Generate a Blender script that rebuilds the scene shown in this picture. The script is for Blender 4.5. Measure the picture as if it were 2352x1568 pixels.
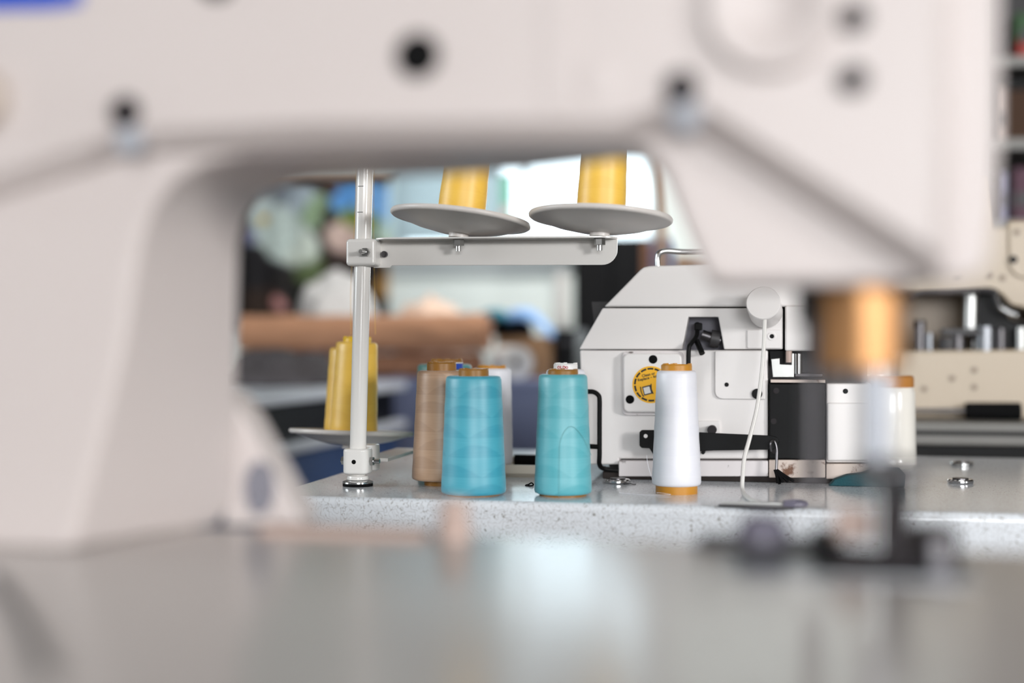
import bpy, bmesh, math, random
from mathutils import Vector, Matrix, noise
random.seed(7)
for o in list(bpy.data.objects):
    bpy.data.objects.remove(o, do_unlink=True)
scene = bpy.context.scene
COL = scene.collection

# ------------------------------------------------------------------ camera
FPX = 3000.0                      # focal length in pixels of the 2352 px wide frame
CZ = 0.886                        # camera height
cam_d = bpy.data.cameras.new('camera')
cam_d.sensor_width = 36.0
cam_d.lens = FPX * 36.0 / 2352.0
cam_d.clip_start = 0.02
cam_d.clip_end = 60
cam_d.dof.use_dof = True
cam_d.dof.focus_distance = 1.212
cam_d.dof.aperture_fstop = 1.95
cam_d.dof.aperture_blades = 0
cam = bpy.data.objects.new('camera', cam_d)
cam.location = (0, 0, CZ)
cam.rotation_euler = (math.radians(90), 0, 0)
COL.objects.link(cam)
scene.camera = cam

# ------------------------------------------------------------------ exposure, world, daylight
scene.view_settings.view_transform = 'Standard'
scene.view_settings.look = 'None'
scene.view_settings.gamma = 1.0
scene.view_settings.use_curve_mapping = False
scene.view_settings.exposure = 0.0
scene.cycles.use_denoising = True
scene.cycles.max_bounces = 8
scene.cycles.caustics_reflective = False
scene.cycles.caustics_refractive = False
scene.cycles.sample_clamp_indirect = 6.0

world = bpy.data.worlds.new('sky')
scene.world = world
world.use_nodes = True
bg = world.node_tree.nodes['Background']
bg.inputs['Color'].default_value = (0.84, 0.92, 1.0, 1)
bg.inputs['Strength'].default_value = 4.2

RA = math.radians(11.5)           # the room, tables and machines are turned a little against the camera

def area(name, loc, target, sx, sy, power, color):
    d = bpy.data.lights.new(name, 'AREA')
    d.shape = 'RECTANGLE'
    d.size, d.size_y = sx, sy
    d.energy = power
    d.color = color
    o = bpy.data.objects.new(name, d)
    o.location = loc
    v = Vector(target) - Vector(loc)
    o.rotation_euler = v.to_track_quat('-Z', 'Y').to_euler()
    COL.objects.link(o)
    return o

def room(u, v, z):                # room coordinates to world
    return (u * math.cos(RA) + v * math.sin(RA), -u * math.sin(RA) + v * math.cos(RA), z)

# daylight entering by the windows of the room
area('daylight_front_window', room(1.0, -3.25, 1.50), room(0.3, 2, 0.95), 2.4, 1.2, 134, (1.0, 0.985, 0.985))
area('daylight_right_window', room(2.64, -1.05, 1.45), room(0.2, 1.1, 0.85), 0.55, 0.55, 66, (1.0, 0.98, 0.975))
area('daylight_left_window', room(-2.64, 0.5, 1.45), room(-0.1, 1.25, 0.85), 1.1, 0.9, 26, (0.96, 0.98, 1.0))
area('daylight_back_window', room(-0.06, 4.72, 1.22), room(0.1, 0, 0.8), 0.80, 0.62, 9, (0.86, 0.94, 1.0))

# ------------------------------------------------------------------ helpers: colour, materials
def lin(c):
    c = c / 255.0
    return c / 12.92 if c <= 0.04045 else ((c + 0.055) / 1.055) ** 2.4

def C(r, g, b):
    return (lin(r), lin(g), lin(b), 1.0)

def mat(name, col, rough=0.5, metal=0.0, var=0.06, vscale=8.0, bump=0.0, bscale=200.0, coat=0.0, spec=0.5,
        dirt=None, dscale=20.0, dthr=0.62, trans=0.0):
    m = bpy.data.materials.new(name)
    m.use_nodes = True
    nt = m.node_tree
    N, L = nt.nodes, nt.links
    p = N['Principled BSDF']
    p.inputs['Roughness'].default_value = rough
    p.inputs['Metallic'].default_value = metal
    p.inputs['Specular IOR Level'].default_value = spec
    p.inputs['Coat Weight'].default_value = coat
    p.inputs['Coat Roughness'].default_value = 0.12
    p.inputs['Transmission Weight'].default_value = trans
    tc = N.new('ShaderNodeTexCoord')
    nz = N.new('ShaderNodeTexNoise')
    nz.inputs['Scale'].default_value = vscale
    nz.inputs['Detail'].default_value = 4
    L.new(tc.outputs['Object'], nz.inputs['Vector'])
    mx = N.new('ShaderNodeMix')
    mx.data_type = 'RGBA'
    mx.inputs[6].default_value = tuple(max(0, x * (1 - var)) for x in col[:3]) + (1,)
    mx.inputs[7].default_value = tuple(min(1, x * (1 + var)) for x in col[:3]) + (1,)
    L.new(nz.outputs['Fac'], mx.inputs[0])
    out = mx.outputs[2]
    if dirt:
        dn = N.new('ShaderNodeTexNoise')
        dn.inputs['Scale'].default_value = dscale
        dn.inputs['Detail'].default_value = 6
        dn.inputs['Roughness'].default_value = 0.7
        L.new(tc.outputs['Object'], dn.inputs['Vector'])
        mr = N.new('ShaderNodeMapRange')
        mr.inputs[1].default_value = dthr
        mr.inputs[2].default_value = dthr + 0.09
        L.new(dn.outputs['Fac'], mr.inputs[0])
        m2 = N.new('ShaderNodeMix')
        m2.data_type = 'RGBA'
        L.new(mr.outputs[0], m2.inputs[0])
        L.new(out, m2.inputs[6])
        m2.inputs[7].default_value = dirt
        out = m2.outputs[2]
    L.new(out, p.inputs['Base Color'])
    if bump:
        bn = N.new('ShaderNodeTexNoise')
        bn.inputs['Scale'].default_value = bscale
        L.new(tc.outputs['Object'], bn.inputs['Vector'])
        b = N.new('ShaderNodeBump')
        b.inputs['Strength'].default_value = bump
        b.inputs['Distance'].default_value = 0.001
        L.new(bn.outputs['Fac'], b.inputs['Height'])
        L.new(b.outputs['Normal'], p.inputs['Normal'])
    return m

def math_node(N, L, op, a, b=None):
    n = N.new('ShaderNodeMath')
    n.operation = op
    for i, x in enumerate((a, b)):
        if x is None:
            continue
        if isinstance(x, (int, float)):
            n.inputs[i].default_value = x
        else:
            L.new(x, n.inputs[i])
    return n.outputs[0]

def yarn_mat(name, col, dark, light=None, rough=0.44, pitch=58.0, amount=1.0):
    """thread wound in crossing layers: faint lozenges and fine strands"""
    m = bpy.data.materials.new(name)
    m.use_nodes = True
    N, L = m.node_tree.nodes, m.node_tree.links
    p = N['Principled BSDF']
    p.inputs['Roughness'].default_value = rough
    p.inputs['Specular IOR Level'].default_value = 0.8
    p.inputs['Sheen Weight'].default_value = 0.15
    tc = N.new('ShaderNodeTexCoord')
    sp = N.new('ShaderNodeSeparateXYZ')
    L.new(tc.outputs['Object'], sp.inputs[0])
    ang = math_node(N, L, 'ARCTAN2', sp.outputs[1], sp.outputs[0])
    t = math_node(N, L, 'MULTIPLY', sp.outputs[2], pitch)
    fr = math_node(N, L, 'FRACT', t)
    fl = math_node(N, L, 'FLOOR', t)
    ph = math_node(N, L, 'ADD', math_node(N, L, 'MULTIPLY', ang, 1.5), math_node(N, L, 'MULTIPLY', fl, 1.9))
    wd = math_node(N, L, 'MULTIPLY', math_node(N, L, 'ABSOLUTE', math_node(N, L, 'SINE', ph)), 0.65)
    pr = math_node(N, L, 'SUBTRACT', wd, fr)
    mr = N.new('ShaderNodeMapRange')
    mr.inputs[1].default_value = -0.04
    mr.inputs[2].default_value = 0.04
    L.new(pr, mr.inputs[0])
    mp = N.new('ShaderNodeMapping')
    mp.inputs['Scale'].default_value = (45, 45, 1500)
    L.new(tc.outputs['Object'], mp.inputs[0])
    nz = N.new('ShaderNodeTexNoise')
    nz.inputs['Scale'].default_value = 1.0
    nz.inputs['Detail'].default_value = 3
    L.new(mp.outputs[0], nz.inputs['Vector'])
    f = math_node(N, L, 'MULTIPLY', mr.outputs[0], 0.30 * amount)
    f = math_node(N, L, 'ADD', f, math_node(N, L, 'MULTIPLY', nz.outputs['Fac'], 0.6 * amount))
    mx = N.new('ShaderNodeMix')
    mx.data_type = 'RGBA'
    L.new(f, mx.inputs[0])
    mx.inputs[6].default_value = col
    mx.inputs[7].default_value = dark
    L.new(mx.outputs[2], p.inputs['Base Color'])
    b = N.new('ShaderNodeBump')
    b.inputs['Strength'].default_value = 0.12
    b.inputs['Distance'].default_value = 0.0003
    L.new(nz.outputs['Fac'], b.inputs['Height'])
    L.new(b.outputs['Normal'], p.inputs['Normal'])
    return m

def laminate_mat():
    """pale glossy laminate printed with short squiggly hairlines"""
    m = bpy.data.materials.new('squiggle_laminate')
    m.use_nodes = True
    N, L = m.node_tree.nodes, m.node_tree.links
    p = N['Principled BSDF']
    p.inputs['Roughness'].default_value = 0.16
    p.inputs['Specular IOR Level'].default_value = 0.5
    tc = N.new('ShaderNodeTexCoord')
    n1 = N.new('ShaderNodeTexNoise')
    n1.inputs['Scale'].default_value = 270
    n1.inputs['Detail'].default_value = 0.0
    n1.inputs['Distortion'].default_value = 0.35
    L.new(tc.outputs['Object'], n1.inputs['Vector'])
    d = math_node(N, L, 'ABSOLUTE', math_node(N, L, 'SUBTRACT', n1.outputs['Fac'], 0.52))
    mr = N.new('ShaderNodeMapRange')
    mr.inputs[1].default_value = 0.010
    mr.inputs[2].default_value = 0.028
    mr.inputs[3].default_value = 1.0
    mr.inputs[4].default_value = 0.0
    L.new(d, mr.inputs[0])
    n2 = N.new('ShaderNodeTexNoise')
    n2.inputs['Scale'].default_value = 330
    L.new(tc.outputs['Object'], n2.inputs['Vector'])
    m2 = N.new('ShaderNodeMapRange')
    m2.inputs[1].default_value = 0.36
    m2.inputs[2].default_value = 0.46
    L.new(n2.outputs['Fac'], m2.inputs[0])
    f = math_node(N, L, 'MULTIPLY', mr.outputs[0], m2.outputs[0])
    f = math_node(N, L, 'MULTIPLY', f, 0.85)
    mx = N.new('ShaderNodeMix')
    mx.data_type = 'RGBA'
    L.new(f, mx.inputs[0])
    mx.inputs[6].default_value = C(222, 226, 231)
    mx.inputs[7].default_value = C(112, 104, 94)
    L.new(mx.outputs[2], p.inputs['Base Color'])
    return m

def emis_mat(name, col, s):
    m = bpy.data.materials.new(name)
    m.use_nodes = True
    p = m.node_tree.nodes['Principled BSDF']
    p.inputs['Base Color'].default_value = col
    p.inputs['Emission Color'].default_value = col
    p.inputs['Emission Strength'].default_value = s
    return m

def glass_mat(name):
    m = bpy.data.materials.new(name)
    m.use_nodes = True
    N, L = m.node_tree.nodes, m.node_tree.links
    N.remove(N['Principled BSDF'])
    t = N.new('ShaderNodeBsdfTransparent')
    t.inputs[0].default_value = (0.93, 0.97, 0.97, 1)
    g = N.new('ShaderNodeBsdfGlossy')
    g.inputs['Roughness'].default_value = 0.03
    x = N.new('ShaderNodeMixShader')
    x.inputs[0].default_value = 0.06
    L.new(t.outputs[0], x.inputs[1])
    L.new(g.outputs[0], x.inputs[2])
    L.new(x.outputs[0], N['Material Output'].inputs[0])
    return m

def blind_mat():
    m = bpy.data.materials.new('translucent_blind')
    m.use_nodes = True
    N, L = m.node_tree.nodes, m.node_tree.links
    p = N['Principled BSDF']
    p.inputs['Base Color'].default_value = C(215, 228, 230)
    p.inputs['Roughness'].default_value = 0.9
    t = N.new('ShaderNodeBsdfTranslucent')
    t.inputs[0].default_value = (0.50, 0.54, 0.55, 1)
    x = N.new('ShaderNodeMixShader')
    x.inputs[0].default_value = 0.75
    L.new(p.outputs[0], x.inputs[1])
    L.new(t.outputs[0], x.inputs[2])
    L.new(x.outputs[0], N['Material Output'].inputs[0])
    return m

M = dict(
    enamel=mat('near_machine_enamel', C(193, 184, 181), 0.42, var=0.03, vscale=6, spec=0.35),
    enamel_bed=mat('machine_bed_enamel', C(184, 179, 175), 0.20, var=0.04, vscale=9),
    enamel_warm=mat('darker_enamel', C(172, 160, 150), 0.35),
    serger=mat('serger_enamel', C(226, 222, 220), 0.28, var=0.03, vscale=14),
    serger_dirty=mat('serger_enamel_dirty', C(218, 212, 212), 0.35, dirt=C(70, 55, 50), dscale=60, dthr=0.60),
    serger_rusty=mat('serger_enamel_rusty', C(205, 190, 180), 0.45, dirt=C(105, 66, 40), dscale=45, dthr=0.54),
    cream=mat('cream_enamel', C(182, 166, 145), 0.4, var=0.04),
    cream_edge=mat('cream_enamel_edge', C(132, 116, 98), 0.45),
    black=mat('black_paint', C(10, 10, 11), 0.45, spec=0.15),
    rubber=mat('black_rubber', C(9, 9, 10), 0.8, spec=0.12),
    darkgrey=mat('dark_grey_paint', C(52, 50, 52), 0.5),
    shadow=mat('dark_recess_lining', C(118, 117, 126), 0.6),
    steel=mat('polished_steel', C(200, 200, 200), 0.16, 1.0, var=0.03),
    brushed=mat('brushed_steel', C(180, 180, 178), 0.34, 1.0, var=0.05, vscale=90),
    darksteel=mat('blued_steel', C(92, 90, 92), 0.35, 1.0),
    brass=mat('brass', C(188, 142, 98), 0.5, 1.0, var=0.08, vscale=40),
    stand=mat('stand_white_enamel', C(230, 227, 223), 0.16, var=0.02),
    plate=mat('white_plastic_plate', C(222, 216, 211), 0.35, var=0.03),
    core=mat('amber_plastic_core', C(196, 136, 44), 0.38, var=0.12, vscale=60),
    core_dark=mat('brown_plastic_core', C(150, 104, 40), 0.40, var=0.12, vscale=60),
    core_yellow=mat('yellow_plastic_core', C(236, 196, 40), 0.40),
    core_white=mat('white_plastic_core', C(236, 234, 232), 0.40),
    turq=yarn_mat('turquoise_thread', C(80, 174, 192), C(22, 136, 162)),
    turq2=yarn_mat('pale_turquoise_thread', C(108, 188, 198), C(62, 162, 174)),
    white_y=yarn_mat('white_thread', C(236, 236, 242), C(224, 225, 235), amount=0.5),
    brown_y=yarn_mat('tan_thread', C(194, 158, 128), C(156, 122, 94), amount=0.9),
    yellow_y=yarn_mat('yellow_thread', C(250, 204, 84), C(236, 182, 58), amount=0.6),
    teal_y=yarn_mat('sea_green_thread', C(110, 178, 176), C(70, 140, 145)),
    laminate=laminate_mat(),
    wall=mat('painted_wall', C(230, 240, 236), 0.8, var=0.02, vscale=2),
    wallw=mat('warm_painted_wall', C(108, 101, 95), 0.85, var=0.03, vscale=2),
    floor=mat('floor_tiles', C(74, 67, 61), 0.5, var=0.15, vscale=3),
    ceil=mat('ceiling_paint', C(118, 114, 110), 0.9, var=0.02),
    wood=mat('beech_wood', C(176, 140, 108), 0.5, var=0.15, vscale=20),
    frame=mat('window_frame_paint', C(206, 214, 216), 0.5),
    board=mat('white_board', C(238, 244, 255), 0.35, var=0.03),
    navy=mat('blue_panel', C(70, 98, 150), 0.5),
    slate=mat('slate_blue_panel', C(128, 138, 172), 0.6),
    brownfab=mat('brown_cloth', C(186, 138, 106), 0.9, var=0.18, vscale=14, bump=0.3, bscale=300),
    brownfab2=mat('dark_brown_cloth', C(156, 112, 86), 0.9, var=0.25, vscale=12),
    greyfab=mat('charcoal_cloth', C(84, 80, 82), 0.9, var=0.25, vscale=12),
    palefab=mat('pale_grey_cloth', C(205, 204, 202), 0.9, var=0.08, vscale=9),
    peachfab=mat('peach_cloth', C(222, 194, 174), 0.9, var=0.08, vscale=9),
    tealfab=mat('teal_cloth', C(28, 120, 140), 0.8, var=0.2, vscale=15),
    bluefab=mat('light_blue_cloth', C(134, 176, 226), 0.8, var=0.1, vscale=15),
    darkteal=mat('dark_teal_felt', C(22, 70, 78), 0.9, var=0.2, vscale=40, bump=0.5, bscale=500),
    paper=mat('white_paper', C(222, 220, 216), 0.7, var=0.03),
    card=mat('cardboard', C(160, 124, 88), 0.8, var=0.08),
    yellow_s=mat('yellow_sticker', C(242, 180, 14), 0.4, var=0.02),
    ink=mat('black_ink', C(16, 14, 14), 0.5, var=0.0),
    red_ink=mat('red_ink', C(190, 30, 48), 0.5, var=0.0),
    blue_s=mat('blue_sticker', C(28, 72, 176), 0.4, var=0.05),
    bottle=mat('milky_plastic', C(226, 222, 214), 0.22, var=0.03, coat=0.3),
    amber=mat('amber_cap', C(176, 120, 62), 0.12, var=0.05, coat=0.5),
    cord=mat('white_cord', C(228, 226, 222), 0.4, var=0.02),
    glass=glass_mat('window_glass'),
    lamp=emis_mat('lit_tube', (1.0, 0.97, 0.92, 1), 4.0),
    satin=mat('satin_steel', C(172, 175, 182), 0.5, 1.0, var=0.02),
    dimsteel=mat('dim_steel', C(120, 122, 126), 0.3, 1.0, var=0.05),
    screw=mat('dark_screw', C(40, 36, 38), 0.6, spec=0.2),
    mint=mat('mint_card', C(120, 196, 168), 0.7),
    pink=mat('pink_card', C(236, 186, 192), 0.7),
    basedark=mat('grimy_base', C(44, 38, 36), 0.7, var=0.3, vscale=60, spec=0.2),
    card_shade=mat('shaded_cardboard', C(74, 50, 34), 0.8, var=0.1),  # brown darkened to carry the shade inside the shelf
    greyd=mat('worn_grey_paint', C(112, 110, 106), 0.5, var=0.1, vscale=20),
    traycream=mat('cream_plastic', C(210, 200, 184), 0.35),
    snip=mat('grey_lilac_plastic', C(112, 108, 124), 0.4),
    greyblue=mat('grey_blue_paint', C(158, 162, 170), 0.6),
    blind=blind_mat(),
    red=mat('red_print', C(170, 60, 50), 0.6), green=mat('green_leaves', C(60, 100, 60), 0.6),
    lilac=mat('lilac_print', C(150, 148, 178), 0.6), plum=mat('plum_print', C(90, 52, 70), 0.6),
    greypaint=mat('grey_paint', C(150, 148, 144), 0.5), rose=mat('rose_enamel', C(178, 156, 146), 0.4),
)

# ------------------------------------------------------------------ helpers: geometry
class MB:
    def __init__(s):
        s.bm = bmesh.new()

    def box(s, c, d, rot=None):
        mtx = Matrix.Translation(c) @ (rot.to_4x4() if rot else Matrix.Identity(4)) @ Matrix.Diagonal((d[0], d[1], d[2], 1))
        bmesh.ops.create_cube(s.bm, size=1.0, matrix=mtx)
        return s

    def span(s, a, b):
        c = [(a[i] + b[i]) / 2 for i in range(3)]
        d = [abs(a[i] - b[i]) for i in range(3)]
        return s.box(c, d)

    def rings(s, rings, caps=True, closed=True):
        vs = [[s.bm.verts.new(p) for p in r] for r in rings]
        n = len(vs[0])
        for a, b in zip(vs, vs[1:]):
            for i in range(n if closed else n - 1):
                j = (i + 1) % n
                try:
                    s.bm.faces.new((a[i], a[j], b[j], b[i]))
                except ValueError:
                    pass
        if caps and closed:
            s.bm.faces.new(list(reversed(vs[0])))
            s.bm.faces.new(vs[-1])
        return s

    def prism(s, pts, y0, y1):          # outline in (x, z), extruded along y
        return s.rings([[(x, y0, z) for x, z in pts], [(x, y1, z) for x, z in pts]])

    def plan(s, pts, z0, z1):           # outline in (x, y), extruded along z
        return s.rings([[(x, y, z0) for x, y in pts], [(x, y, z1) for x, y in pts]])

    def lathe(s, prof, seg=40, at=(0, 0, 0), mtx=None):
        mtx = mtx or Matrix.Translation(at)
        rs = []
        for r, z in prof:
            r = max(r, 1e-5)
            rs.append([mtx @ Vector((r * math.cos(2 * math.pi * k / seg), r * math.sin(2 * math.pi * k / seg), z)) for k in range(seg)])
        return s.rings(rs)

    def cyl(s, p0, p1, r0, r1=None, seg=24):
        r1 = r0 if r1 is None else r1
        p0, p1 = Vector(p0), Vector(p1)
        q = (p1 - p0).to_track_quat('Z', 'Y').to_matrix().to_4x4()
        mtx = Matrix.Translation(p0) @ q
        return s.lathe([(r0, 0), (r1, (p1 - p0).length)], seg, mtx=mtx)

    def tube(s, pts, r, seg=8, smooth=True):
        P = [Vector(p) for p in pts]
        if smooth and len(P) > 2:
            Q = []
            for i in range(len(P) - 1):
                a, b, c, d = P[max(i - 1, 0)], P[i], P[i + 1], P[min(i + 2, len(P) - 1)]
                for k in range(6):
                    t = k / 6
                    Q.append(0.5 * ((2 * b) + (c - a) * t + (2 * a - 5 * b + 4 * c - d) * t * t + (3 * b - a - 3 * c + d) * t ** 3))
            Q.append(P[-1])
            P = Q
        up = Vector((0.123, 0.45, 0.9))
        rs = []
        for i, p in enumerate(P):
            t = (P[min(i + 1, len(P) - 1)] - P[max(i - 1, 0)]).normalized()
            n = (up - up.dot(t) * t)
            if n.length < 1e-4:
                n = t.orthogonal()
            n.normalize()
            up = n
            b = t.cross(n)
            rr = r[i] if isinstance(r, (list, tuple)) else r
            rs.append([p + rr * (math.cos(2 * math.pi * k / seg) * n + math.sin(2 * math.pi * k / seg) * b) for k in range(seg)])
        return s.rings(rs)

    def obj(s, name, m, parent=None, bevel=0.0, seg=3, sharp=38, loc=None, rot=None):
        bmesh.ops.recalc_face_normals(s.bm, faces=s.bm.faces)
        for f in s.bm.faces:
            f.smooth = True
        lim = math.radians(sharp)
        for e in s.bm.edges:
            if len(e.link_faces) == 2 and e.calc_face_angle(0) > lim:
                e.smooth = False
        me = bpy.data.meshes.new(name)
        s.bm.to_mesh(me)
        s.bm.free()
        me.materials.append(m)
        o = bpy.data.objects.new(name, me)
        COL.objects.link(o)
        if parent:
            o.parent = parent
        if loc:
            o.location = loc
        if rot:
            o.rotation_euler = rot
        if bevel:
            bv = o.modifiers.new('bevel', 'BEVEL')
            bv.width = bevel
            bv.segments = seg
            bv.limit_method = 'ANGLE'
            bv.angle_limit = math.radians(35)
            for e in me.edges:
                e.use_edge_sharp = False
            bv.harden_normals = True
        return o

def tag(o, label, cat, group=None):
    o['label'] = label
    o['category'] = cat
    if group:
        o['group'] = group
    return o

def struct(o):
    o['kind'] = 'structure'
    return o

def thing(name, label, cat, loc=(0, 0, 0), a=0.0, group=None, rot=None):
    o = bpy.data.objects.new(name, None)
    o.empty_display_size = 0.02
    COL.objects.link(o)
    o.location = loc
    o.rotation_euler = rot if rot else (0, 0, -a)
    return tag(o, label, cat, group)

class Frame:
    """a vertical plane standing at O, turned by a; pixel rays are met with it at depth off behind the plane"""
    def __init__(s, O, a):
        s.O, s.a = Vector(O), a
        s.u = Vector((math.cos(a), -math.sin(a)))
        s.v = Vector((math.sin(a), math.cos(a)))

    def px(s, x, y, off=0.0):
        dx, dz = (x - 1176) / FPX, -(y - 784) / FPX
        o2 = Vector((s.O.x, s.O.y))
        t = (o2.dot(s.v) + off) / (dx * s.v.x + s.v.y)
        p = Vector((dx * t, t)) - o2
        return Vector((p.dot(s.u), off, CZ + dz * t - s.O.z))

    def xz(s, pts, off=0.0):
        r = [s.px(x, y, off) for x, y in pts]
        return [(p.x, p.z) for p in r]

    def loc(s, w):                      # world to local
        p = Vector((w[0] - s.O.x, w[1] - s.O.y))
        return Vector((p.dot(s.u), p.dot(s.v), w[2] - s.O.z))

def W(x, y, Y):                         # pixel at depth Y
    return Vector(((x - 1176) * Y / FPX, Y, CZ - (y - 784) * Y / FPX))

def on(x, y, z):                        # pixel on the horizontal plane z
    Y = (CZ - z) * FPX / (y - 784)
    return W(x, y, Y)

def rrect(x0, x1, y0, y1, r, n=5):
    P = []
    for cx, cy, a0 in ((x1 - r, y1 - r, 0), (x0 + r, y1 - r, 90), (x0 + r, y0 + r, 180), (x1 - r, y0 + r, 270)):
        for k in range(n + 1):
            t = math.radians(a0 + 90 * k / n)
            P.append((cx + r * math.cos(t), cy + r * math.sin(t)))
    return P

def inset(pts, d):
    n = len(pts)
    area2 = sum(pts[i][0] * pts[(i + 1) % n][1] - pts[(i + 1) % n][0] * pts[i][1] for i in range(n))
    sgn = 1 if area2 > 0 else -1
    out = []
    for i in range(n):
        a, b, c = Vector(pts[i - 1]), Vector(pts[i]), Vector(pts[(i + 1) % n])
        e1, e2 = (b - a).normalized(), (c - b).normalized()
        n1, n2 = Vector((-e1.y, e1.x)) * sgn, Vector((-e2.y, e2.x)) * sgn
        k = (n1 + n2)
        k = k / max(k.length_squared, 0.2) * 2
        out.append(tuple(b + k * d))
    return out

def hexnut(mb, c, axis, r, h, seg=6):
    c, axis = Vector(c), Vector(axis).normalized()
    return mb.cyl(c, c + axis * h, r, r, seg)

def text_obj(name, s, size, m, parent, mtx):
    cu = bpy.data.curves.new(name, 'FONT')
    cu.body = s
    cu.size = size
    cu.extrude = 0.00006
    cu.offset = size * 0.022
    cu.resolution_u = 3
    t = bpy.data.objects.new(name, cu)
    COL.objects.link(t)
    bpy.context.view_layer.update()
    me = bpy.data.meshes.new_from_object(t.evaluated_get(bpy.context.evaluated_depsgraph_get()))
    bpy.data.objects.remove(t, do_unlink=True)
    me.materials.clear()
    me.materials.append(m)
    o = bpy.data.objects.new(name, me)
    COL.objects.link(o)
    o.parent = parent
    o.matrix_local = mtx
    return o

# ------------------------------------------------------------------ the room
def room_obj(mb, name, m, **k):
    o = mb.obj(name, m, **k)
    o.rotation_euler = (0, 0, -RA)
    return struct(o)

U0, U1, V0, V1, H = -2.7, 2.7, -3.4, 4.8, 2.7
room_obj(MB().span((U0, V0, -0.08), (U1, V1, 0)), 'floor', M['floor'])
room_obj(MB().span((U0, V0, H), (U1, V1, H + 0.08)), 'ceiling', M['ceil'])

def holed(mb, axis, pos, th, a0, a1, holes):
    """wall from a0 to a1 with rectangular holes (h0,h1,z0,z1) sorted along the wall"""
    def seg(p0, p1, z0, z1):
        if axis == 'u':
            mb.span((p0, pos, z0), (p1, pos + th, z1))
        else:
            mb.span((pos, p0, z0), (pos + th, p1, z1))
    cur = a0
    for h0, h1, z0, z1 in holes:
        seg(cur, h0, 0, H)
        seg(h0, h1, 0, z0)
        seg(h0, h1, z1, H)
        cur = h1
    seg(cur, a1, 0, H)
    return mb

WB = Frame(room(0, V1, 0), RA)
wl, wt = WB.px(900, 90)[0], WB.px(900, 90)[2]
wr, wb = WB.px(1508, 575)[0], WB.px(1508, 575)[2]
backhole = (wl, wr, wb, wt)
fronthole = (-0.2, 2.2, 0.90, 2.10)
righthole = (-1.35, -0.75, 1.15, 1.75)
room_obj(holed(MB(), 'u', V1, 0.12, U0, U1, [backhole]), 'wall_back', M['wall'])
room_obj(holed(MB(), 'u', V0 - 0.12, 0.12, U0, U1, [fronthole]), 'wall_front', M['wallw'])
lefthole = (-0.05, 1.05, 1.0, 1.9)
room_obj(holed(MB(), 'v', U0 - 0.12, 0.12, V0, V1, [lefthole]), 'wall_left', M['wallw'])
room_obj(holed(MB(), 'v', U1, 0.12, V0, V1, [righthole]), 'wall_right', M['wallw'])
room_obj(MB().span((U0, V1 - 0.015, 0), (U1, V1, 0.09)), 'baseboard_back', M['frame'])

def window(n, axis, pos, hole, nx):
    h0, h1, z0, z1 = hole
    def put(mb, p0, p1, q0, q1, d0, d1):
        if axis == 'u':
            return mb.span((p0, pos + d0, q0), (p1, pos + d1, q1))
        return mb.span((pos + d0, p0, q0), (pos + d1, p1, q1))
    e = bpy.data.objects.new('window_%d' % n, None)
    COL.objects.link(e)
    e.rotation_euler = (0, 0, -RA)
    struct(e)
    t = 0.035
    fr = MB()
    put(fr, h0, h0 + t, z0, z1, 0.03, 0.09)
    put(fr, h1 - t, h1, z0, z1, 0.03, 0.09)
    put(fr, h0 + t, h1 - t, z0, z0 + t, 0.03, 0.09)
    put(fr, h0 + t, h1 - t, z1 - t, z1, 0.03, 0.09)
    fr.obj('window_frame', M['frame'], e, bevel=0.004)
    w = (h1 - h0 - 2 * t) / nx
    for k in range(nx):
        a = h0 + t + k * w
        if k:
            put(MB(), a - 0.012, a + 0.012, z0 + t, z1 - t, 0.04, 0.08).obj('mullion', M['frame'], e)
        put(MB(), a, a + w, z0 + t, z1 - t, 0.056, 0.06).obj('pane', M['glass'], e)
    put(MB(), h0 - 0.03, h1 + 0.03, z0 - 0.03, z0, -0.06, 0.03).obj('window_sill', M['frame'], e, bevel=0.004)
    return e

window(1, 'u', V1, backhole, 2)
window(2, 'u', V0 - 0.12, fronthole, 3)
window(3, 'v', U1, righthole, 2)
window(4, 'v', U0 - 0.12, lefthole, 2)

# added ceiling lamps, out of view, to brighten the tables and back wall
for k, (u, v) in enumerate(((0.35, 0.75), (-0.1, 3.45))):
    t = thing('added_ceiling_lamp', ('added strip lamp, out of view on the ceiling over the two sewing tables',
                               'added strip lamp, out of view on the ceiling over the cloth bench')[k], 'lamp', room(u, v, H), RA, 'added ceiling strip lamps')
    MB().span((-0.65, -0.06, -0.06), (0.65, 0.06, 0)).obj('housing', M['frame'], t, bevel=0.006)
    MB().cyl((-0.6, 0, -0.085), (0.6, 0, -0.085), 0.018).obj('tube', M['lamp'], t)
    for sx in (-1, 1):
        MB().span((sx * 0.6 - 0.012, -0.02, -0.11), (sx * 0.6 + 0.012, 0.02, -0.06)).obj('tube_holder', M['frame'], t)
    d = bpy.data.lights.new('added_lamp_light', 'AREA')
    d.shape = 'RECTANGLE'
    d.size, d.size_y, d.energy, d.color = 1.2, 0.10, (0.7, 28)[k], (1.0, 0.98, 0.96)
    lo = bpy.data.objects.new('added_lamp_light', d)
    COL.objects.link(lo)
    lo.parent = t
    lo.location = (0, 0, -0.115)
    if k:
        d.spread = math.radians(115)
        lo.rotation_euler = (math.radians(24), 0, 0)

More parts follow.
